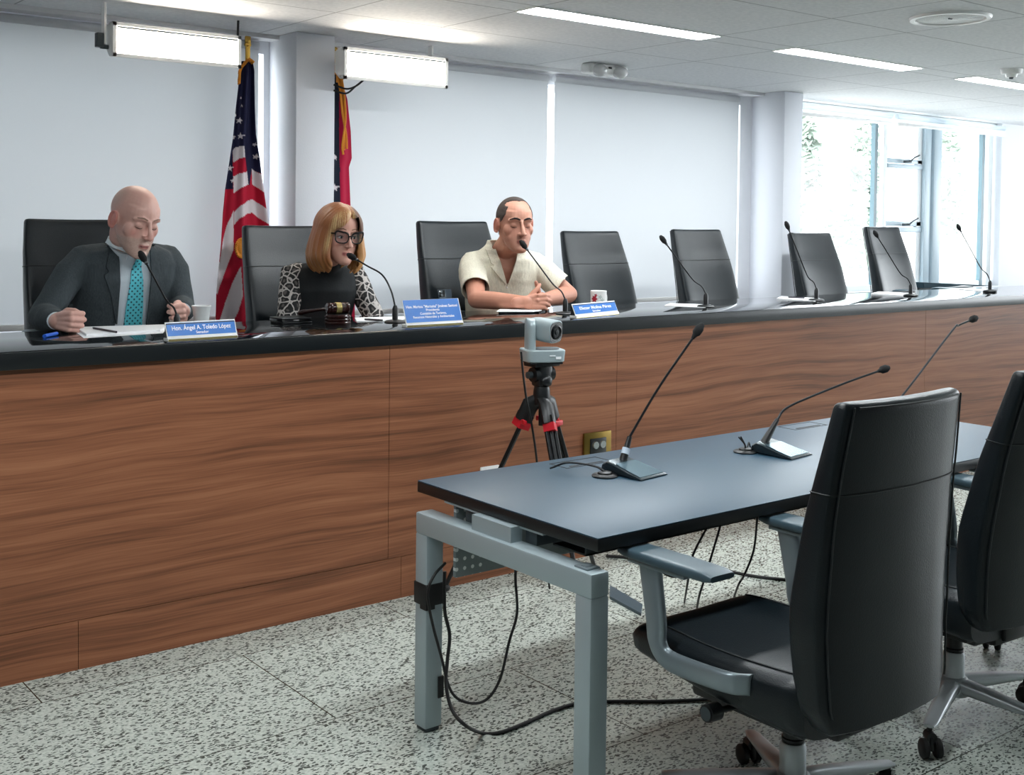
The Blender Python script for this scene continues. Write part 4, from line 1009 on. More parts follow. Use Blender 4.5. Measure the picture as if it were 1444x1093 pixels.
for k in range(26):
    a = 2*pi*k/26; q.tube([ct+V((cos(a)*.018, 0, sin(a)*.026)), ct+V((cos(a)*.036, -.01, sin(a)*.052))], .006, 6)
q.build('rosette', 'fringe', r, True)
# second flag, mostly behind the pillar
F2 = 5.68
LE2 = [(90, 462), (520, 455)]
RE2 = [(90, 479), (110, 481.5), (140, 490), (186, 495), (223, 496.5), (236, 492.5), (296, 495), (400, 500), (520, 502)]
def col2(x, y):
    if inpoly(x, y, star_poly(472, 222, 5)) or inpoly(x, y, star_poly(472, 265, 6)): return WHT
    return rgb(34, 40, 56) if x < 477.5+(y-100)*.006 else CRIM
pt2 = at(476, 80, F2)
r = thing('flag', 'dark red and navy flag half hidden behind the pillar', 'flag', (pt2.x, F2, PZ))
q = MB(); q.tube([(0, .04, 0), (0, .04, 2.0)], .0125, 12); q.build('pole', 'gavelwood', r)
q = MB(); q.lathe([(0, 0), (.15, 0), (.15, .02), (.05, .05), (.02, .12), (0, .12)], c=(0, .04, 0)); q.build('stand', 'gold', r)
z2 = at(476, 78, F2).z-PZ
q = MB(); q.lathe([(0, -.04), (.014, -.04), (.014, .03), (.02, .035), (.02, .045), (.01, .05), (0, .055)], c=(0, .04, z2)); q.build('ferrule', 'gold', r)
flag_cloth('cloth', r, LE2, RE2, 92, 520, 60, 260, col2, F2, 2.2, .02)
q = MB()
for k, pth in enumerate((((476, 88), (479, 105), (482, 125), (485, 150), (486, 180), (485, 212)), ((478, 88), (477, 108), (480, 130), (483, 160), (488, 190), (489, 210)), ((475, 90), (482, 112), (486, 140), (487, 170), (483, 205), (484, 218)))):
    q.tube(smooth_path([at(x, y, F2-.035-.006*k) for x, y in pth], 6), [.006]*31, 8)
for k in range(16):
    p = at(478+random.uniform(-5, 6), 92+random.uniform(-4, 12), F2-.03); q.tube([p, p+V((random.uniform(-.01, .01), -.005, -.05))], .007, 6)
q.build('cord_tassel', 'fringe', r, True)

# ------------------------------------------------------------------ people
def head_parts(q, X, sex='m'):
    """closed shapes of a head in head space (face -y, up z), transformed by X"""
    p = MB()
    p.ellip((0, .014, .036), (.0765, .098, .086), 32)
    T_ = [(-.118, .016, -.088, -.058), (-.112, .030, -.094, -.03), (-.100, .040, -.0955, -.005), (-.082, .051, -.093, .02), (-.060, .0585, -.0895, .04), (-.035, .064, -.086, .06),
          (-.012, .0675, -.081, .08), (.010, .069, -.0795, .09), (.028, .0715, -.0825, .095), (.045, .0725, -.0825, .095), (.065, .069, -.077, .09), (.085, .056, -.058, .08), (.098, .03, -.03, .05)]
    rings = []
    for z, w, f, b in T_:
        rings.append([V((x, y, z)) for x, y in sup(w, (b-f)/2, 32, 2.35, 0, (f+b)/2)])
    p.loft(rings)
    for s in (-1, 1):
        p.ellip((s*.042, -.0455, -.018), (.028, .026, .032), 16)                       # cheekbone
        p.ellip((s*.032, -.050, -.050), (.026, .026, .030), 16)                       # cheek
        p.tube([(s*.010, -.080, .028), (s*.030, -.078, .0335), (s*.052, -.064, .026)], [.007, .008, .006], 10, round_=True)   # brow ridge
        p.ellip((s*.0315, -.0665, .006), (.0160, .0125, .0125), 16)                    # lid
        p.ellip((s*.0125, -.098, -.031), (.0085, .012, .0075), 12)                      # nostril wing
        # ear
        c = V((s*.077, .010, -.004)); pts = []
        for k in range(11):
            a = radians(-110+k*29); pts.append(c+V((s*(.006+.006*(cos(a)*.5+.5)), cos(a)*.016, sin(a)*.030)))
        p.tube(pts, [.0045]*11, 8, round_=True)
        p.ellip(c+V((s*.002, -.002, 0)), (.0095, .015, .028), 14); p.ellip(c+V((s*.004, -.004, -.026)), (.005, .008, .009), 12)
    p.tube([(0, -.084, .022), (0, -.094, .002), (0, -.105, -.018), (0, -.109, -.029)], [.0065, .0075, .0095, .0105], 14, round_=True)
    p.tube([(0, -.106, -.030), (0, -.092, -.042)], [.009, .006], 10, round_=True)
    lw = .024
    p.tube([(-lw, -.083, -.0645), (-.010, -.0935, -.0600), (0, -.0945, -.0612), (.010, -.0935, -.0600), (lw, -.083, -.0645)], [.003, .005, .0048, .005, .003], 10, round_=True)
    p.tube([(-lw*.9, -.084, -.0665), (-.009, -.0945, -.0710), (.009, -.0945, -.0710), (lw*.9, -.084, -.0665)], [.003, .0058, .0058, .003], 10, round_=True)
    p.ellip((0, -.088, -.099), (.021, .014, .015), 16)
    p.tube([(0, .03, -.02), (0, .032, -.07)], [.060, .054], 24, round_=True)
    p.xf(X); q.add(p.v, p.f)
def hand_parts(q, X, s, curls, thumb, scale=1.0):
    """s=+1: thumb on +x; fingers +y; back of the hand +z"""
    p = MB()
    xs = [.030, .010, -.010, -.028]; ys = [.086, .091, .086, .077]; L = [(.043, .027, .021), (.047, .030, .022), (.044, .028, .021), (.035, .021, .019)]
    for i in range(4):
        x = s*xs[i]
        p.tube([(x*.55, -.005, 0), (x*.8, .045, .004), (x, ys[i], .003)], [.0155, .0145, .0115], 12, round_=True)
        b = V((x, ys[i], .002)); ang = 0; pts = [b]
        for l, c in zip(L[i], curls[i]):
            ang += radians(c); d = V((s*(.05*(1.5-i)), cos(ang), -sin(ang))).normalized(); pts.append(pts[-1]+d*l)
        p.tube(pts, [.0098, .0092, .0084, .0072], 12, round_=True)
        p.ellip(pts[0]+V((0, -.002, .002)), (.0105, .012, .0105), 12)
    p.ellip((0, .045, -.003), (.036, .045, .013), 18)
    p.ellip((s*.022, .030, -.010), (.018, .032, .016), 14)
    t = [V((s*.020, .012, -.008))]+[V((s*a, b, c)) for a, b, c in thumb]
    p.tube(t, [.0145, .0125, .0108, .0088][:len(t)], 12, round_=True)
    p.tube([(0, -.05, 0), (0, .0, 0)], [.025, .026], 14, ell=(1, .75), up=(1, 0, 0), round_=True)
    p.xf(X @ Matrix.Scale(scale, 4)); q.add(p.v, p.f)
def basis(o, y, z):
    y = V(y).normalized(); z = V(z); z = (z-y*z.dot(y)).normalized(); x = y.cross(z)
    mt = Matrix((x, y, z)).transposed().to_4x4(); mt.translation = V(o); return mt
def headX(c, yaw, pitch, roll, sc):
    return Matrix.Translation(V(c)) @ Matrix.Rotation(radians(yaw), 4, 'Z') @ Matrix.Rotation(radians(pitch), 4, 'X') @ Matrix.Rotation(radians(roll), 4, 'Y') @ Matrix.Diagonal((sc, sc, sc, 1))
def torso(q, T, prof, e=2.5, n=40):
    q.loft([[T@V((x, y, z)) for x, y in sup(w, d, n, e, 0, cy)] for z, w, d, cy in prof])
def bvh_of(me): return BVHTree.FromPolygons([v.co.copy() for v in me.vertices], [tuple(p.vertices) for p in me.polygons])
def patch(q, bvh, T, P2, nu, nv, off, thick):
    """thin panel lying on a surface; P2(u,v)->(x,z) in torso space, projected from the front"""
    Ti = T.to_3x3(); d = (Ti@V((0, 1, 0))).normalized(); fr = []
    for i in range(nu+1):
        for j in range(nv+1):
            x, z = P2(i/nu, j/nv); o = T@V((x, -.6, z)); h = bvh.ray_cast(o, d)
            fr.append(h[0] if h[0] is not None else None)
    good = [p for p in fr if p is not None]
    my = sum((T.inverted()@p).y for p in good)/max(1, len(good))
    pts = []
    for k, p in enumerate(fr):
        if p is None:
            i, j = divmod(k, nv+1); x, z = P2(i/nu, j/nv); p = T@V((x, my, z))
        pts.append(p-d*off)
    n = len(pts); bk = [p+d*thick for p in pts]
    fs = [(i*(nv+1)+j, i*(nv+1)+j+1, (i+1)*(nv+1)+j+1, (i+1)*(nv+1)+j) for i in range(nu) for j in range(nv)]
    fb = [tuple(n+a for a in reversed(f)) for f in fs]
    rim = [i*(nv+1) for i in range(nu+1)]+[nu*(nv+1)+j for j in range(1, nv+1)]+[i*(nv+1)+nv for i in range(nu-1, -1, -1)]+[j for j in range(nv-1, 0, -1)]
    side = [(a, b, b+n, a+n) for a, b in zip(rim, rim[1:]+rim[:1])]
    q.add(pts+bk, fs+fb+side)
def cut(me, fn, thick):                     # drop vertices, keep an even cloth thickness
    b = bmesh.new(); b.from_mesh(me); bmesh.ops.delete(b, geom=[v for v in b.verts if fn(v.co)], context='VERTS')
    bmesh.ops.smooth_vert(b, verts=[v for v in b.verts if v.is_boundary], factor=.5, use_axis_x=True, use_axis_y=True, use_axis_z=True)
    bmesh.ops.smooth_vert(b, verts=[v for v in b.verts if v.is_boundary], factor=.5, use_axis_x=True, use_axis_y=True, use_axis_z=True)
    b.to_mesh(me); b.free(); return me
def wrinkle(me, amp, sc, off=0):
    nr = [v.normal.copy() for v in me.vertices]
    for v in me.vertices:
        n = noise.noise(V((v.co.x*sc+off, v.co.y*sc, v.co.z*sc*.6)))+.5*noise.noise(V((v.co.x*sc*2.1, v.co.y*sc*2.1+off, v.co.z*sc*1.4)))
        v.co += nr[v.index]*n*amp
def mixc(a, b, k): k = max(0, min(1, k)); return tuple(x+(y-x)*k for x, y in zip(a[:3], b[:3]))
def sstep(a, b, x): t = max(0, min(1, (x-a)/(b-a))); return t*t*(3-2*t)
def legs(q, T, pel):                        # seated lower body, out of sight behind the dais
    for s in (-1, 1):
        q.tube([T@V((s*.09, .02, pel)), T@V((s*.11, -.22, pel+.01)), T@V((s*.12, -.38, pel-.01))], [.085, .075, .055], 16, round_=True)
        q.tube([T@V((s*.12, -.38, pel-.01)), T@V((s*.12, -.36, pel-.26)), T@V((s*.12, -.33, PZ+.08))], [.055, .052, .038], 16, round_=True)
        q.tube([T@V((s*.12, -.32, PZ+.045)), T@V((s*.12, -.44, PZ+.04)), T@V((s*.12, -.52, PZ+.03))], [.040, .038, .028], 12, round_=True)
SEAT = PZ+.485
def person(label, T, HX, skin, torso_prof, arms, hands, colfn, neck):
    o = V((T.translation.x, T.translation.y, PZ))
    q = MB(); torso(q, T, torso_prof)
    for pts, rr in arms: q.tube([V(p) for p in pts], rr, 18, round_=True)
    for X, s, cu, th, sc in hands: hand_parts(q, X, s, cu, th, sc)
    n0, n1, r0, r1 = neck; q.tube([n0, V(n0).lerp(V(n1), .5), n1], [r0, (r0+r1)/2*.97, r1], 24, round_=True)
    legs(q, T, SEAT+.07); head_parts(q, HX)
    me = union(q, .0034, 5, .5); HI = HX.inverted()
    colour(me, lambda co: colfn(HI@co, co))
    bv = bvh_of(me)
    r = thing('person', label, 'person', o); mesh_ob('body', me, skin, r, o)
    return r, o, bv, me
def face_bits(r, o, HX, brow, bmat, eyes='down', lashmat='lash'):
    for s in (-1, 1):
        if brow:
            q = MB(); pts = [HX@V((s*x, y, z)) for x, y, z in brow[0]]; sc = HX.to_scale().x
            q.tube(pts, [k*sc for k in brow[1]], 8, ell=(1, .55), up=HX.to_3x3()@V((0, 0, 1)), round_=True); x = q.build('eyebrow', bmat, r, True)
        if eyes == 'down':
            q = MB(); q.tube([HX@V((s*a, b, c)) for a, b, c in ((.0180, -.0765, -.0005), (.0255, -.0793, -.0035), (.0335, -.0788, -.0042), (.0415, -.0742, -.0025), (.0465, -.0690, .000))], [.0008, .0013, .0014, .0012, .0006], 6, round_=True)
            q.build('eyelashes', lashmat, r, True)
        else:
            R3 = HX.to_3x3().normalized()
            q = MB(); q.ellip(HX@V((s*.0315, -.0683, .0025)), (.0128, .0128, .0062), 16, R3); e = q.build('eye', 'eyewhite', r, True)
            q = MB(); q.ellip(HX@V((s*.0315+.002, -.0790, .0020)), (.0058, .0034, .0054), 14, R3); q.build('iris', 'iris', e, True)
            q = MB(); q.tube([HX@V((s*a_, b_, c_)) for a_, b_, c_ in ((.0180, -.0770, .0035), (.0250, -.0805, .0085), (.0330, -.0800, .0092), (.0415, -.0750, .0065), (.0480, -.0690, .0040))], [.0009, .0018, .0020, .0018, .0009], 6, round_=True)
            q.build('eyelashes', lashmat, r, True)

SK1, SK1R, LIP1 = rgb(216, 172, 158), rgb(206, 142, 130), rgb(176, 108, 104)
def skin_man1(h, w):
    n = noise.noise(w*60)*.5+.5
    if h.length > .22: return mixc(mixc(SK1, SK1R, .35), rgb(226, 186, 172), n*.5)
    c = mixc(SK1, SK1R, .30*n)
    c = mixc(c, SK1R, .7*sstep(.03, .0, (h-V((.045*(1 if h.x > 0 else -1), -.07, -.022))).length))
    c = mixc(c, rgb(206, 128, 118), .8*sstep(.074, .082, abs(h.x))*sstep(.05, .03, abs(h.z+.004)))           # ears
    c = mixc(c, rgb(200, 136, 124), .5*sstep(.03, .012, (h-V((0, -.11, -.03))).length))
    beard = sstep(-.030, -.050, h.z-.35*max(0, abs(h.x)-.045)*0)*sstep(.035, -.01, h.y)*sstep(-.135, -.118, h.z)
    beard = max(beard*sstep(-.045, -.062, h.z+.25*(h.y+.02)), sstep(-.034, -.042, h.z)*sstep(-.060, -.055, h.z)*sstep(.03, .022, abs(h.x))*(h.y < -.07))
    st = noise.noise(w*420)*.5+.5
    c = mixc(c, mixc(rgb(212, 188, 174), rgb(172, 142, 128), st), .75*beard)
    c = mixc(c, rgb(196, 176, 166), .35*sstep(.035, .06, h.z)*sstep(-.02, .03, h.y)*sstep(.11, .09, h.z))      # shaved sides
    lip = sstep(.0085, .0045, abs(h.z+.066))*sstep(.025, .019, abs(h.x))*(h.y < -.078)
    c = mixc(c, LIP1, .85*lip); c = mixc(c, rgb(74, 36, 36), .9*sstep(.0024, .0012, abs(h.z+.0655))*sstep(.022, .017, abs(h.x))*(h.y < -.07))
    return c
# --- bald man in the charcoal suit
T1 = Matrix.Translation((1.785, 4.93, 0)) @ Matrix.Rotation(radians(2), 4, 'Z')
H1 = headX(at(190, 311, 4.70), 15, 20, 4, 1.13)
N1b = T1@V((0, -.055, 1.395)); N1t = H1@V((0, .02, -.06))
elR, wrR = V((1.425, 4.82, 1.14)), V((1.415, 4.615, 1.140)); elL, wrL = V((2.00, 4.83, 1.16)), V((1.935, 4.655, 1.155))
def man_torso(k=0): return [(.86, .17+k, .12+k, .05), (.95, .18+k, .125+k, .045), (1.06, .18+k, .122+k, .03), (1.18, .195+k, .125+k, .005), (1.28, .205+k, .12+k, -.02), (1.345, .198+k, .10+k, -.035), (1.395, .165+k, .08+k, -.045), (1.43, .085+k*.6, .065+k*.6, -.05)]
shR, shL = T1@V((-.178, -.03, 1.362)), T1@V((.178, -.03, 1.362))
XR = basis(wrR, (.30, -1, .02), (-1, -.30, .12)); XL = basis(wrL, (-.42, -1, -.03), (1, -.42, .12))
fist = [(70, 88, 50), (72, 90, 52), (74, 92, 55), (76, 94, 55)]
man1, o1, bv1, _ = person('bald man in charcoal suit and turquoise tie looking down at papers', T1, H1, 'skin1', man_torso(-.02),
    [((shR, shR.lerp(elR, .5)+V((-.012, 0, 0)), elR), [.048, .044, .038]), ((elR, wrR), [.042, .03]), ((shL, shL.lerp(elL, .5)+V((.012, 0, 0)), elL), [.048, .044, .038]), ((elL, wrL), [.042, .03])],
    [(XR, -1, fist, [(.040, .040, -.012), (.041, .072, -.020), (.034, .092, -.026)], 1.06), (XL, 1, fist, [(.040, .040, -.012), (.041, .072, -.020), (.034, .092, -.026)], 1.06)],
    skin_man1, (N1b, N1t, .064, .060))
face_bits(man1, o1, H1, ([(.013, -.0865, .031), (.028, -.0865, .0370), (.048, -.0735, .034)], [.0022, .003, .0018]), 'greybrow')
def shirt_and_jacket():
    q = MB(); torso(q, T1, man_torso(-.004)); q.tube([N1b-V((0, 0, .03)), N1b.lerp(N1t, .62)], [.082, .072], 32); me = union(q, .005, 4)
    sb = bvh_of(me); mesh_ob('shirt', me, 'shirt', man1, o1)
    # collar wings
    q = MB()
    for s in (-1, 1):
        A = N1b.lerp(N1t, .62)
        ringt, ringb = [], []
        for k in range(13):
            a = radians(-90+s*(8+k*14)); 
            ringt.append(A+V((cos(a)*.076, sin(a)*.076+.004, -.018+.055*(k/12))))
            ringb.append(A+V((cos(a)*(.088), sin(a)*(.084)-.004*(k < 3), -.052+.045*min(1, k/6))))
        ringb[0] += T1.to_3x3()@V((s*.030, -.012, -.026))
        ri = [p*.985+A*.015 for p in ringt]; rb = [p*.985+A*.015 for p in ringb]
        for k in range(12):
            q.add([ringt[k], ringt[k+1], ringb[k+1], ringb[k], ri[k], ri[k+1], rb[k+1], rb[k]], [(0, 1, 2, 3), (7, 6, 5, 4), (0, 4, 5, 1), (3, 2, 6, 7), (0, 3, 7, 4), (1, 5, 6, 2)])
    q.build('shirt_collar', 'shirt', man1, True, sharp=60)
    # jacket
    q = MB(); torso(q, T1, man_torso(.012))
    for s, sh, el, wr in ((-1, shR, elR, wrR), (1, shL, elL, wrL)):
        q.tube([T1@V((s*.08, -.035, 1.378)), sh+V((s*.01, 0, .002)), sh+V((s*.018, 0, -.04))], [.056, .058, .062], 22, round_=True)
        mid = sh.lerp(el, .5)+V((s*.012, 0, .0))
        q.tube([sh, sh.lerp(mid, .5)+V((s*.012, 0, 0)), mid, el], [.062, .062, .059, .054], 22, round_=True)
        d = (wr-el).normalized(); q.tube([el, el.lerp(wr, .5), wr-d*.045], [.054, .050, .044], 22, round_=True)
    me = union(q, .0055, 5); wrinkle(me, .0045, 9, 3)
    Ti = T1.inverted()
    def hw(z): return interp([(1.0, .050), (1.12, .056), (1.25, .058), (1.36, .060), (1.43, .062), (1.6, .075)], z)
    def inside(co):
        l = Ti@co
        if l.y < .02 and -hw(l.z)-.018 < l.x < hw(l.z): return True
        return l.z > 1.385 and (co-N1b.lerp(N1t, (co.z-N1b.z)/max(.01, (N1t.z-N1b.z)))).to_2d().length < .088 and l.y < .06 and l.z > 1.39
    jb = bvh_of(me)
    cut(me, inside, 0); jk = mesh_ob('jacket', me, 'suit', man1, o1)
    sm = jk.modifiers.new('thickness', 'SOLIDIFY'); sm.thickness = .007; sm.offset = 0
    q = MB()
    for s in (-1, 1):
        def lap(u, v, s=s):
            z = 1.10+.33*v
            inn = hw(z)*.97; w = interp([(0, .004), (.35, .030), (.62, .062), (.66, .040), (.72, .052), (1, .026)], v)
            return s*(inn+w*u)-(.018 if s < 0 else 0), z
        patch(q, jb, T1, lap, 8, 40, .012, .009)
    q.build('lapel', 'suit', jk, True, sharp=60)
    # tie
    def tz(v): return 1.385-.36*v
    q = MB(); patch(q, sb, T1, lambda u, v: ((u-.5)*2*interp([(0, .017), (.10, .021), (.13, .0135), (.3, .024), (.7, .036), (1, .040)], v)+.002, tz(v)+.03), 8, 36, .010, .008)
    q.build('tie', 'tie', man1, True, sharp=60)
    q = MB(); kc = T1@V((.002, -.130, 1.392)); q.ellip(kc, (.021, .014, .021), 16); q.build('tie_knot', 'tie', man1, True)
    for wr, el in ((wrR, elR), (wrL, elL)):
        d = (wr-el).normalized(); q = MB(); q.tube([wr-d*.06, wr-d*.008], [.036, .034], 20); q.build('shirt_cuff', 'shirt', man1, True)
    q = MB()
    for z in (1.30, 1.22, 1.14):
        h = sb.ray_cast(T1@V((.048, -.6, z)), T1.to_3x3()@V((0, 1, 0)))[0]
    return
shirt_and_jacket()

# --- woman in leopard sleeves
SK2, SK2R = rgb(206, 158, 140), rgb(196, 128, 112)
def skin_woman(h, w):
    n = noise.noise(w*60)*.5+.5; c = mixc(SK2, SK2R, .25*n)
    if h.length > .22: return c
    c = mixc(c, SK2R, .6*sstep(.03, .0, (h-V((.042*(1 if h.x > 0 else -1), -.07, -.022))).length))
    lip = sstep(.009, .005, abs(h.z+.066))*sstep(.025, .018, abs(h.x))*(h.y < -.078)
    c = mixc(c, rgb(170, 92, 92), .85*lip); return mixc(c, rgb(110, 52, 52), .7*sstep(.002, .001, abs(h.z+.0655))*sstep(.023, .018, abs(h.x))*(h.y < -.07))
T2 = Matrix.Translation((2.735, 4.93, 0)) @ Matrix.Rotation(radians(-10), 4, 'Z')
H2 = headX(at(478, 331, 4.72), -2, 10, 2, 1.06)
N2b = T2@V((0, -.045, 1.325)); N2t = H2@V((0, .02, -.06))
def w_torso(k=0): return [(.86, .165+k, .12+k, .05), (.95, .165+k, .12+k, .04), (1.05, .145+k, .11+k, .025), (1.14, .155+k, .12+k, .0), (1.21, .165+k, .125+k, -.015), (1.27, .160+k, .10+k, -.02), (1.315, .125+k, .075+k, -.035), (1.345, .065+k*.6, .06+k*.6, -.04)]
s2R, s2L = T2@V((-.140, -.02, 1.275)), T2@V((.140, -.02, 1.275))
e2R, e2L = V((2.525, 4.86, 1.045)), V((2.935, 4.80, 1.09)); w2R, w2L = V((2.57, 4.70, .965)), V((2.91, 4.70, .965))
X2R = basis(w2R, (.5, -.3, -.4), (-.2, -.3, 1)); X2L = basis(w2L, (-.5, -.3, -.4), (.2, -.3, 1))
rel = [(18, 25, 18), (20, 28, 18), (24, 30, 18), (28, 32, 20)]
TH = [(.044, .036, -.008), (.056, .064, -.014), (.060, .088, -.018)]
wom, o2, bv2, wme = person('woman with long copper blond hair, black cat-eye glasses and leopard print sleeves', T2, H2, 'skin2', w_torso(-.018),
    [((s2R, s2R.lerp(e2R, .5), e2R), [.036, .034, .030]), ((e2R, w2R), [.034, .024]), ((s2L, s2L.lerp(e2L, .5), e2L), [.036, .034, .030]), ((e2L, w2L), [.034, .024])],
    [(X2R, -1, rel, TH, .92), (X2L, 1, rel, TH, .92)], skin_woman, (N2b, N2t, .054, .052))
face_bits(wom, o2, H2, ([(.014, -.0850, .0365), (.028, -.0850, .0410), (.048, -.0735, .036)], [.0018, .0024, .0014]), 'browhair', eyes='open')
q = MB(); torso(q, T2, w_torso(0)); q.tube([N2b-V((0, 0, .02)), N2b.lerp(N2t, .42)], [.075, .062], 28); 
for s, sh in ((-1, s2R), (1, s2L)): q.tube([T2@V((s*.06, -.03, 1.29)), sh+V((-s*.02, 0, .0))], [.052, .055], 18, round_=True)
me = union(q, .005, 5); wrinkle(me, .002, 12, 1); mesh_ob('bodice', me, 'bodice', wom, o2)
for s, sh, el, wr in ((-1, s2R, e2R, w2R), (1, s2L, e2L, w2L)):
    q = MB(); d = (wr-el).normalized()
    q.tube([sh+V((-s*.022, 0, .022)), sh+V((s*.012, 0, .018)), sh.lerp(el, .3)+V((s*.010, -.005, 0)), sh.lerp(el, .62)+V((s*.008, 0, 0)), el+V((s*.008, 0, 0))], [.046, .056, .056, .054, .050], 24, round_=True)
    q.tube([el+V((s*.008, 0, 0)), el.lerp(wr, .5), wr-d*.02], [.050, .045, .034], 22, round_=True)
    me = union(q, .005, 4); wrinkle(me, .005, 13, s); mesh_ob('sleeve', me, 'leopard', wom, o2)
# hair: overlapping locks falling from a side parting
def hair_woman():
    q = MB(); rd = random.Random(5); part = V((.022, 0, 0)); locks = []
    sc = 1.0
    def skull(d, k=1.0):       # point on an enlarged skull in direction d from its centre
        c = V((0, .014, .030)); r = V((.0835*k, .104*k, .0945*k)); d = d.normalized()
        return c+V((d.x*r.x, d.y*r.y, d.z*r.z))
    for side in (-1, 1):
        nl = 30 if side < 0 else 26
        for i in range(nl):
            t = i/(nl-1)
            # angle round the head: 0 = front edge by the face, 1 = back of the head
            az = radians(-52+150*t) if side > 0 else radians(-40+138*t)
            out = V((side*cos(az), sin(az), 0)); pz = 1.0
            py = -.62+1.25*min(1, t*1.05)
            p0 = skull(V((.20, py, 1.0)), .97)
            pts = [p0]
            for k in range(1, 7):
                f = k/6; up_ = V((.20*(1-f), py*(1-f), 1.0*(1-f))); d = up_+out*(f*1.05)+V((0, 0, -.12*f*f))
                if t < .25 and side < 0: d += V((.10*(1-t/.25)*sin(pi*f), -.25*sin(pi*f)*(1-t/.25), .05))
                pts.append(skull(d, 1.0+.02*rd.random()+.06*f*f))
            b = pts[-1]; length = .150+.025*rd.random()-.02*(t < .2)+.012*(side < 0)
            flare = .018+.012*rd.random()
            pts.append(b+V((out.x*flare*.5, out.y*flare*.4, -length*.38)))
            pts.append(b+V((out.x*flare*.75, out.y*flare*.5-.012*(t < .4), -length*.72)))
            pts.append(b+V((out.x*flare*.4-side*.008, out.y*flare*.3-.022*(t < .45), -length*.95)))
            pts.append(b+V((out.x*flare*.2-side*.022, out.y*flare*.1-.030*(t < .45), -length*1.06)))
            P_ = smooth_path(pts, 4); n = len(P_)
            rr = [(.009+.0075*sin(pi*min(1, .12+.8*j/(n-1))))*(1 if j < n*.85 else 1-.65*(j-n*.85)/(n*.15)) for j in range(n)]
            q.tube([H2@p for p in P_], [r_*1.06 for r_ in rr], 9, ell=(1, .72), round_=True)
            locks.append((side, t))
    cap = MB(); cap.ellip((0, .020, .036), (.0815, .100, .0925), 28); 
    b = bmesh.new()
    q.add([H2@p for p in cap.v], cap.f)
    me = union(q, .0032, 2, .5)
    HI = H2.inverted()
    def face_gap(co):
        h = HI@co
        if h.y > -.035: return False
        if h.z > .02: return -.058 < h.x < .045 and h.y < -.045 and h.z < .040+.55*(h.x+.050)
        return -.060 < h.x < .052 and h.y < -.045
    cut(me, face_gap, 0)
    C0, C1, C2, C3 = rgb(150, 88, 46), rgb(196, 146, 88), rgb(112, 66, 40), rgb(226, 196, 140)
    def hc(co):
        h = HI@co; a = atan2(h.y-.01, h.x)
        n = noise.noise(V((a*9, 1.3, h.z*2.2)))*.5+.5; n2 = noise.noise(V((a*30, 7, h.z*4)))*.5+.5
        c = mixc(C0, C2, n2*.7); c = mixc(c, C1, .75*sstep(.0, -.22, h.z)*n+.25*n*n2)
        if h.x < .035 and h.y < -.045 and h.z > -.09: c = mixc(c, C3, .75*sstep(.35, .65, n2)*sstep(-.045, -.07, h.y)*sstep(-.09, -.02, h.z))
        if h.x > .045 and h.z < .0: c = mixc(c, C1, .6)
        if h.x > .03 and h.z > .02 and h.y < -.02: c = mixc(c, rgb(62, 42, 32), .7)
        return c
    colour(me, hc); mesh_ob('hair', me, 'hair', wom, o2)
hair_woman()
def glasses(r, HX):
    g = bpy.data.objects.new('glasses', None); 
    q = MB(); lens = MB()
    for s in (-1, 1):
        pts = []
        for k in range(25):
            a = 2*pi*k/24; c_, s_ = cos(a), sin(a)
            x = s*(.0355+.0290*math.copysign(abs(c_)**.8, c_)); z = .004+.0235*math.copysign(abs(s_)**.8, s_)
            if c_ > 0 and s_ > 0: x += s*.006*c_*s_*2; z += .009*c_*s_*1.6
            pts.append(HX@V((x, -.101+.35*max(0, abs(x)-.02)**1.3*1.6, z)))
        for k in range(24):
            up_ = sin(2*pi*(k+.5)/24); q.tube([pts[k], pts[k+1]], .0030+.0014*max(0, up_), 8, round_=True)
        cc = sum(pts[:-1], V())/24; n0 = len(lens.v); lens.add(pts[:-1], [tuple(range(24))]); 
        q.tube([HX@V((s*.067, -.090, .020)), HX@V((s*.075, -.070, .018)), HX@V((s*.0815, -.01, .012)), HX@V((s*.082, .02, .004))], [.0035, .003, .0025, .002], 8, round_=True)
    q.tube(smooth_path([HX@V((-.008, -.102, .010)), HX@V((0, -.107, .013)), HX@V((.008, -.102, .010))], 4), .0028, 8, round_=True)
    f = q.build('glasses', 'glassframe', r, True); lens.build('lens', 'specs', f, True)
glasses(wom, H2)

# --- man in the cream shirt
SK3, SK3R = rgb(198, 146, 124), rgb(186, 116, 98)
def skin_man3(h, w):
    n = noise.noise(w*60)*.5+.5; c = mixc(SK3, SK3R, .3*n)
    if h.length > .22: return mixc(c, rgb(176, 112, 88), .35)
    c = mixc(c, SK3R, .35*sstep(.045, .0, (h-V((.042*(1 if h.x > 0 else -1), -.07, -.02))).length))
    c = mixc(c, rgb(186, 108, 92), .6*sstep(.074, .082, abs(h.x))*sstep(.05, .03, abs(h.z+.004)))
    st = sstep(-.05, -.07, h.z+.25*(h.y+.02))*sstep(.035, -.01, h.y)*sstep(-.135, -.118, h.z)
    c = mixc(c, rgb(140, 96, 82), .30*st)
    c = mixc(c, rgb(124, 82, 68), .45*sstep(-.036, -.044, h.z)*sstep(-.058, -.054, h.z)*sstep(.026, .018, abs(h.x))*(h.y < -.07))
    lip = sstep(.009, .005, abs(h.z+.066))*sstep(.025, .018, abs(h.x))*(h.y < -.078)
    c = mixc(c, rgb(158, 88, 80), .8*lip); return mixc(c, rgb(90, 44, 40), .7*sstep(.002, .001, abs(h.z+.0655))*sstep(.023, .018, abs(h.x))*(h.y < -.07))
T3 = Matrix.Translation((3.825, 4.95, 0)) @ Matrix.Rotation(radians(-26), 4, 'Z')
H3 = headX(at(726, 317, 4.74), -17, 6, 0, 1.15)
N3b = T3@V((0, -.055, 1.385)); N3t = H3@V((0, .02, -.06))
s3R, s3L = T3@V((-.158, -.03, 1.325)), T3@V((.158, -.03, 1.325))
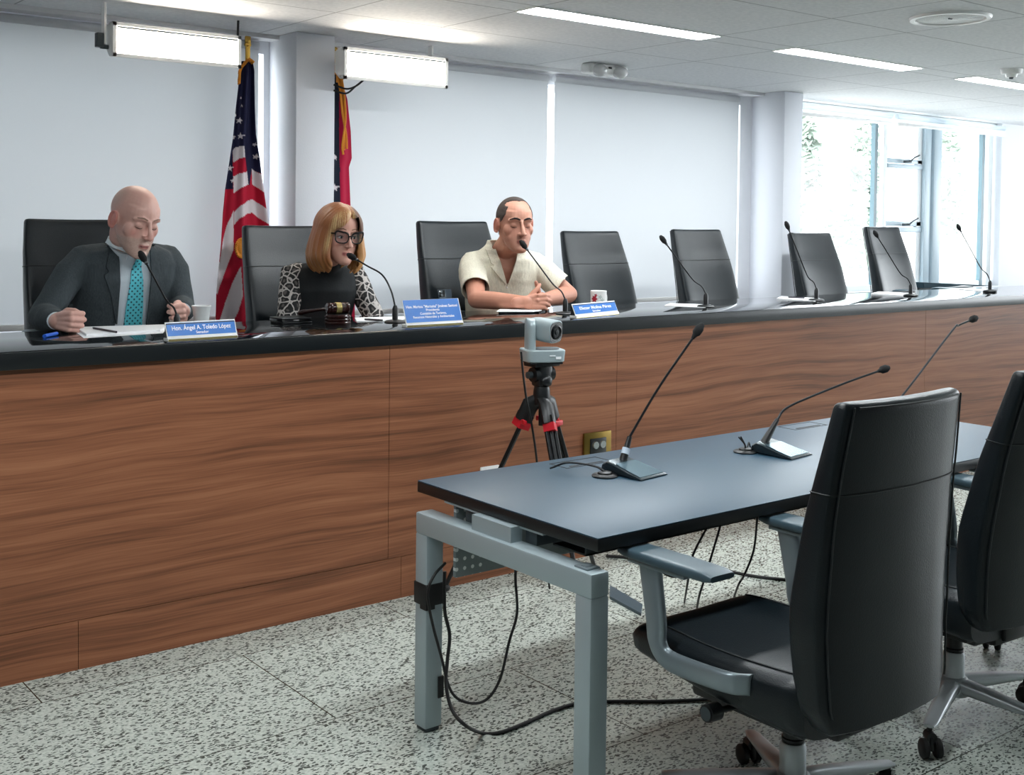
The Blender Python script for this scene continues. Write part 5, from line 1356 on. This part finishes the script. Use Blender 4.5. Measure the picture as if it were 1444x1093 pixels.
HC = at(770, 421, 4.46)
e3R = at(672, 428, 4.74); e3L = at(802, 424, 4.72); e3R.z = max(e3R.z, 1.15); e3L.z = max(e3L.z, 1.16)
w3R = HC+V((-.085, .045, .0)); w3L = HC+V((.050, .105, .0))
w3R.z = w3L.z = 1.145
X3R = basis(w3R, (.95, -.45, .02), (-.40, -.85, .25)); X3L = basis(w3L, (-.50, -.90, .06), (.9, -.42, .25))
cl = [(48, 62, 30), (50, 64, 32), (52, 66, 34), (54, 68, 34)]
man3, o3, bv3, me3 = person('man in cream short-sleeved shirt with clasped hands and closely cropped dark hair', T3, H3, 'skin2', man_torso(-.02)[:-2]+[(1.365, .12, .065, -.045), (1.39, .07, .055, -.05)],
    [((s3R, s3R.lerp(e3R, .5), e3R), [.058, .052, .045]), ((e3R, e3R.lerp(w3R, .35), w3R), [.046, .045, .031]), ((s3L, s3L.lerp(e3L, .5), e3L), [.058, .052, .045]), ((e3L, e3L.lerp(w3L, .35), w3L), [.046, .045, .031])],
    [(X3R, -1, cl, [(.046, .036, -.006), (.066, .058, -.010), (.084, .070, -.016)], 1.08), (X3L, 1, cl, [(.046, .038, -.004), (.070, .056, -.006), (.092, .064, -.010)], 1.08)],
    skin_man3, (N3b, N3t, .062, .062))
face_bits(man3, o3, H3, ([(.011, -.0865, .0315), (.024, -.0872, .0365), (.036, -.0835, .0375), (.052, -.070, .031)], [.0034, .0046, .0040, .0020]), 'brow')
def hair_man3():                            # close-cropped cap cut from the head itself
    HI = H3.inverted(); b = bmesh.new(); b.from_mesh(me3)
    b.verts.ensure_lookup_table()
    def keep(co):
        h = HI@(co+o3)
        if h.z < -.055 or h.length > .17: return False
        fr = interp([(-.06, .055), (-.01, .028), (.02, -.022), (.05, -.045), (.075, -.040), (.095, -.035), (.115, -.052), (.2, -.06)], h.z)
        if abs(h.x) < .055 and h.z > .085: fr = -.012-.030*(1-abs(h.x)/.055)*(h.z > .10)
        if h.z < .03 and abs(h.x) > .074 and h.y < .032 and h.z < .028: return h.y > .034
        return h.y > fr
    bad = [f for f in b.faces if not all(keep(v.co) for v in f.verts)]
    bmesh.ops.delete(b, geom=bad, context='FACES')
    lone = [v for v in b.verts if not v.link_faces]; bmesh.ops.delete(b, geom=lone, context='VERTS')
    b.normal_update()
    for v in b.verts: v.co += v.normal*(.0035 if not v.is_boundary else .0008)
    me = bpy.data.meshes.new('hair'); b.to_mesh(me); b.free()
    for at_ in list(me.color_attributes): me.color_attributes.remove(at_)
    me.materials.clear(); me.materials.append(M['buzz']); me.polygons.foreach_set('use_smooth', [True]*len(me.polygons))
    ob = bpy.data.objects.new('hair', me); COL.objects.link(ob); ob.parent = man3
hair_man3()
def cream_shirt():
    prof = [(z, w*.93+.008, d+.012, cy) for z, w, d, cy in man_torso(0)][:-2]+[(1.37, .155, .085, -.045), (1.42, .088, .078, -.05), (1.445, .078, .074, -.045)]
    q = MB(); torso(q, T3, prof)
    for s, sh, el in ((-1, s3R, e3R), (1, s3L, e3L)):
        q.tube([T3@V((s*.08, -.035, 1.345)), sh, sh+V((s*.010, 0, -.045))], [.056, .064, .066], 22, round_=True)
        d = (el-sh).normalized(); q.tube([sh, sh.lerp(el, .35)+V((s*.01, 0, 0)), sh.lerp(el, .76)], [.066, .070, .073], 22)
    me = union(q, .0055, 4); wrinkle(me, .005, 10, 5); jb = bvh_of(me); Ti = T3.inverted()
    def inside(co):
        l = Ti@co
        if l.z > 1.18 and l.y < .0 and abs(l.x-.005) < .062*(l.z-1.205)/.19: return True
        return l.z > 1.375 and (co-N3b.lerp(N3t, (co.z-N3b.z)/max(.01, (N3t.z-N3b.z)))).to_2d().length < .074
    ends = [(e3R, s3R), (e3L, s3L)]
    def sleeve_end(co): return any((co-s_).dot((e_-s_).normalized()) > (e_-s_).length*.745 and (co-e_).length < .13 and ((co-s_).cross((e_-s_).normalized())).length < .088 for e_, s_ in ends)
    cut(me, lambda co: inside(co) or sleeve_end(co), 0); sh_ = mesh_ob('shirt', me, 'linen', man3, o3)
    sm = sh_.modifiers.new('thickness', 'SOLIDIFY'); sm.thickness = .004; sm.offset = 0
    q = MB()
    for s in (-1, 1):
        def col_(u, v, s=s):
            z = 1.215+.185*v; inn = max(.001, .060*(z-1.205)/.19)
            w = interp([(0, .003), (.30, .040), (.50, .058), (.54, .036), (.60, .050), (1, .048)], v)
            return s*(inn+w*u)+.005, z
        patch(q, jb, T3, col_, 8, 36, .017, .013)
    q.build('shirt_collar', 'linen', sh_, True, sharp=60)
    q = MB(); patch(q, jb, T3, lambda u, v: (.005+(u-.5)*.034, .95+.27*v), 4, 30, .0035, .003); q.build('placket', 'linen', sh_, True, sharp=60)
    q = MB(); patch(q, jb, T3, lambda u, v: (.06+u*.09, 1.14+.10*v), 8, 8, .0035, .003); q.build('pocket', 'linen', sh_, True, sharp=60)
    for z in (1.20, 1.12, 1.04):
        h = jb.ray_cast(T3@V((.005, -.6, z)), T3.to_3x3()@V((0, 1, 0)))[0]
        if h is not None: q = MB(); q.ellip(h-(T3.to_3x3()@V((0, .005, 0))), (.005, .003, .005), 10); q.build('button', 'white', sh_, True)
cream_shirt()

# ------------------------------------------------------------------ light
w = bpy.data.worlds.new('sky'); SC.world = w; w.use_nodes = True
bg = w.node_tree.nodes['Background']; bg.inputs['Color'].default_value = (.90, .96, 1.0, 1); bg.inputs['Strength'].default_value = 4.5
def area(name, loc, rot, sx, sy, e, col=(1, 1, 1)):
    l = bpy.data.lights.new(name, 'AREA'); l.shape = 'RECTANGLE'; l.size = sx; l.size_y = sy; l.energy = e; l.color = col
    o = bpy.data.objects.new(name, l); COL.objects.link(o); o.location = loc; o.rotation_euler = rot; return o
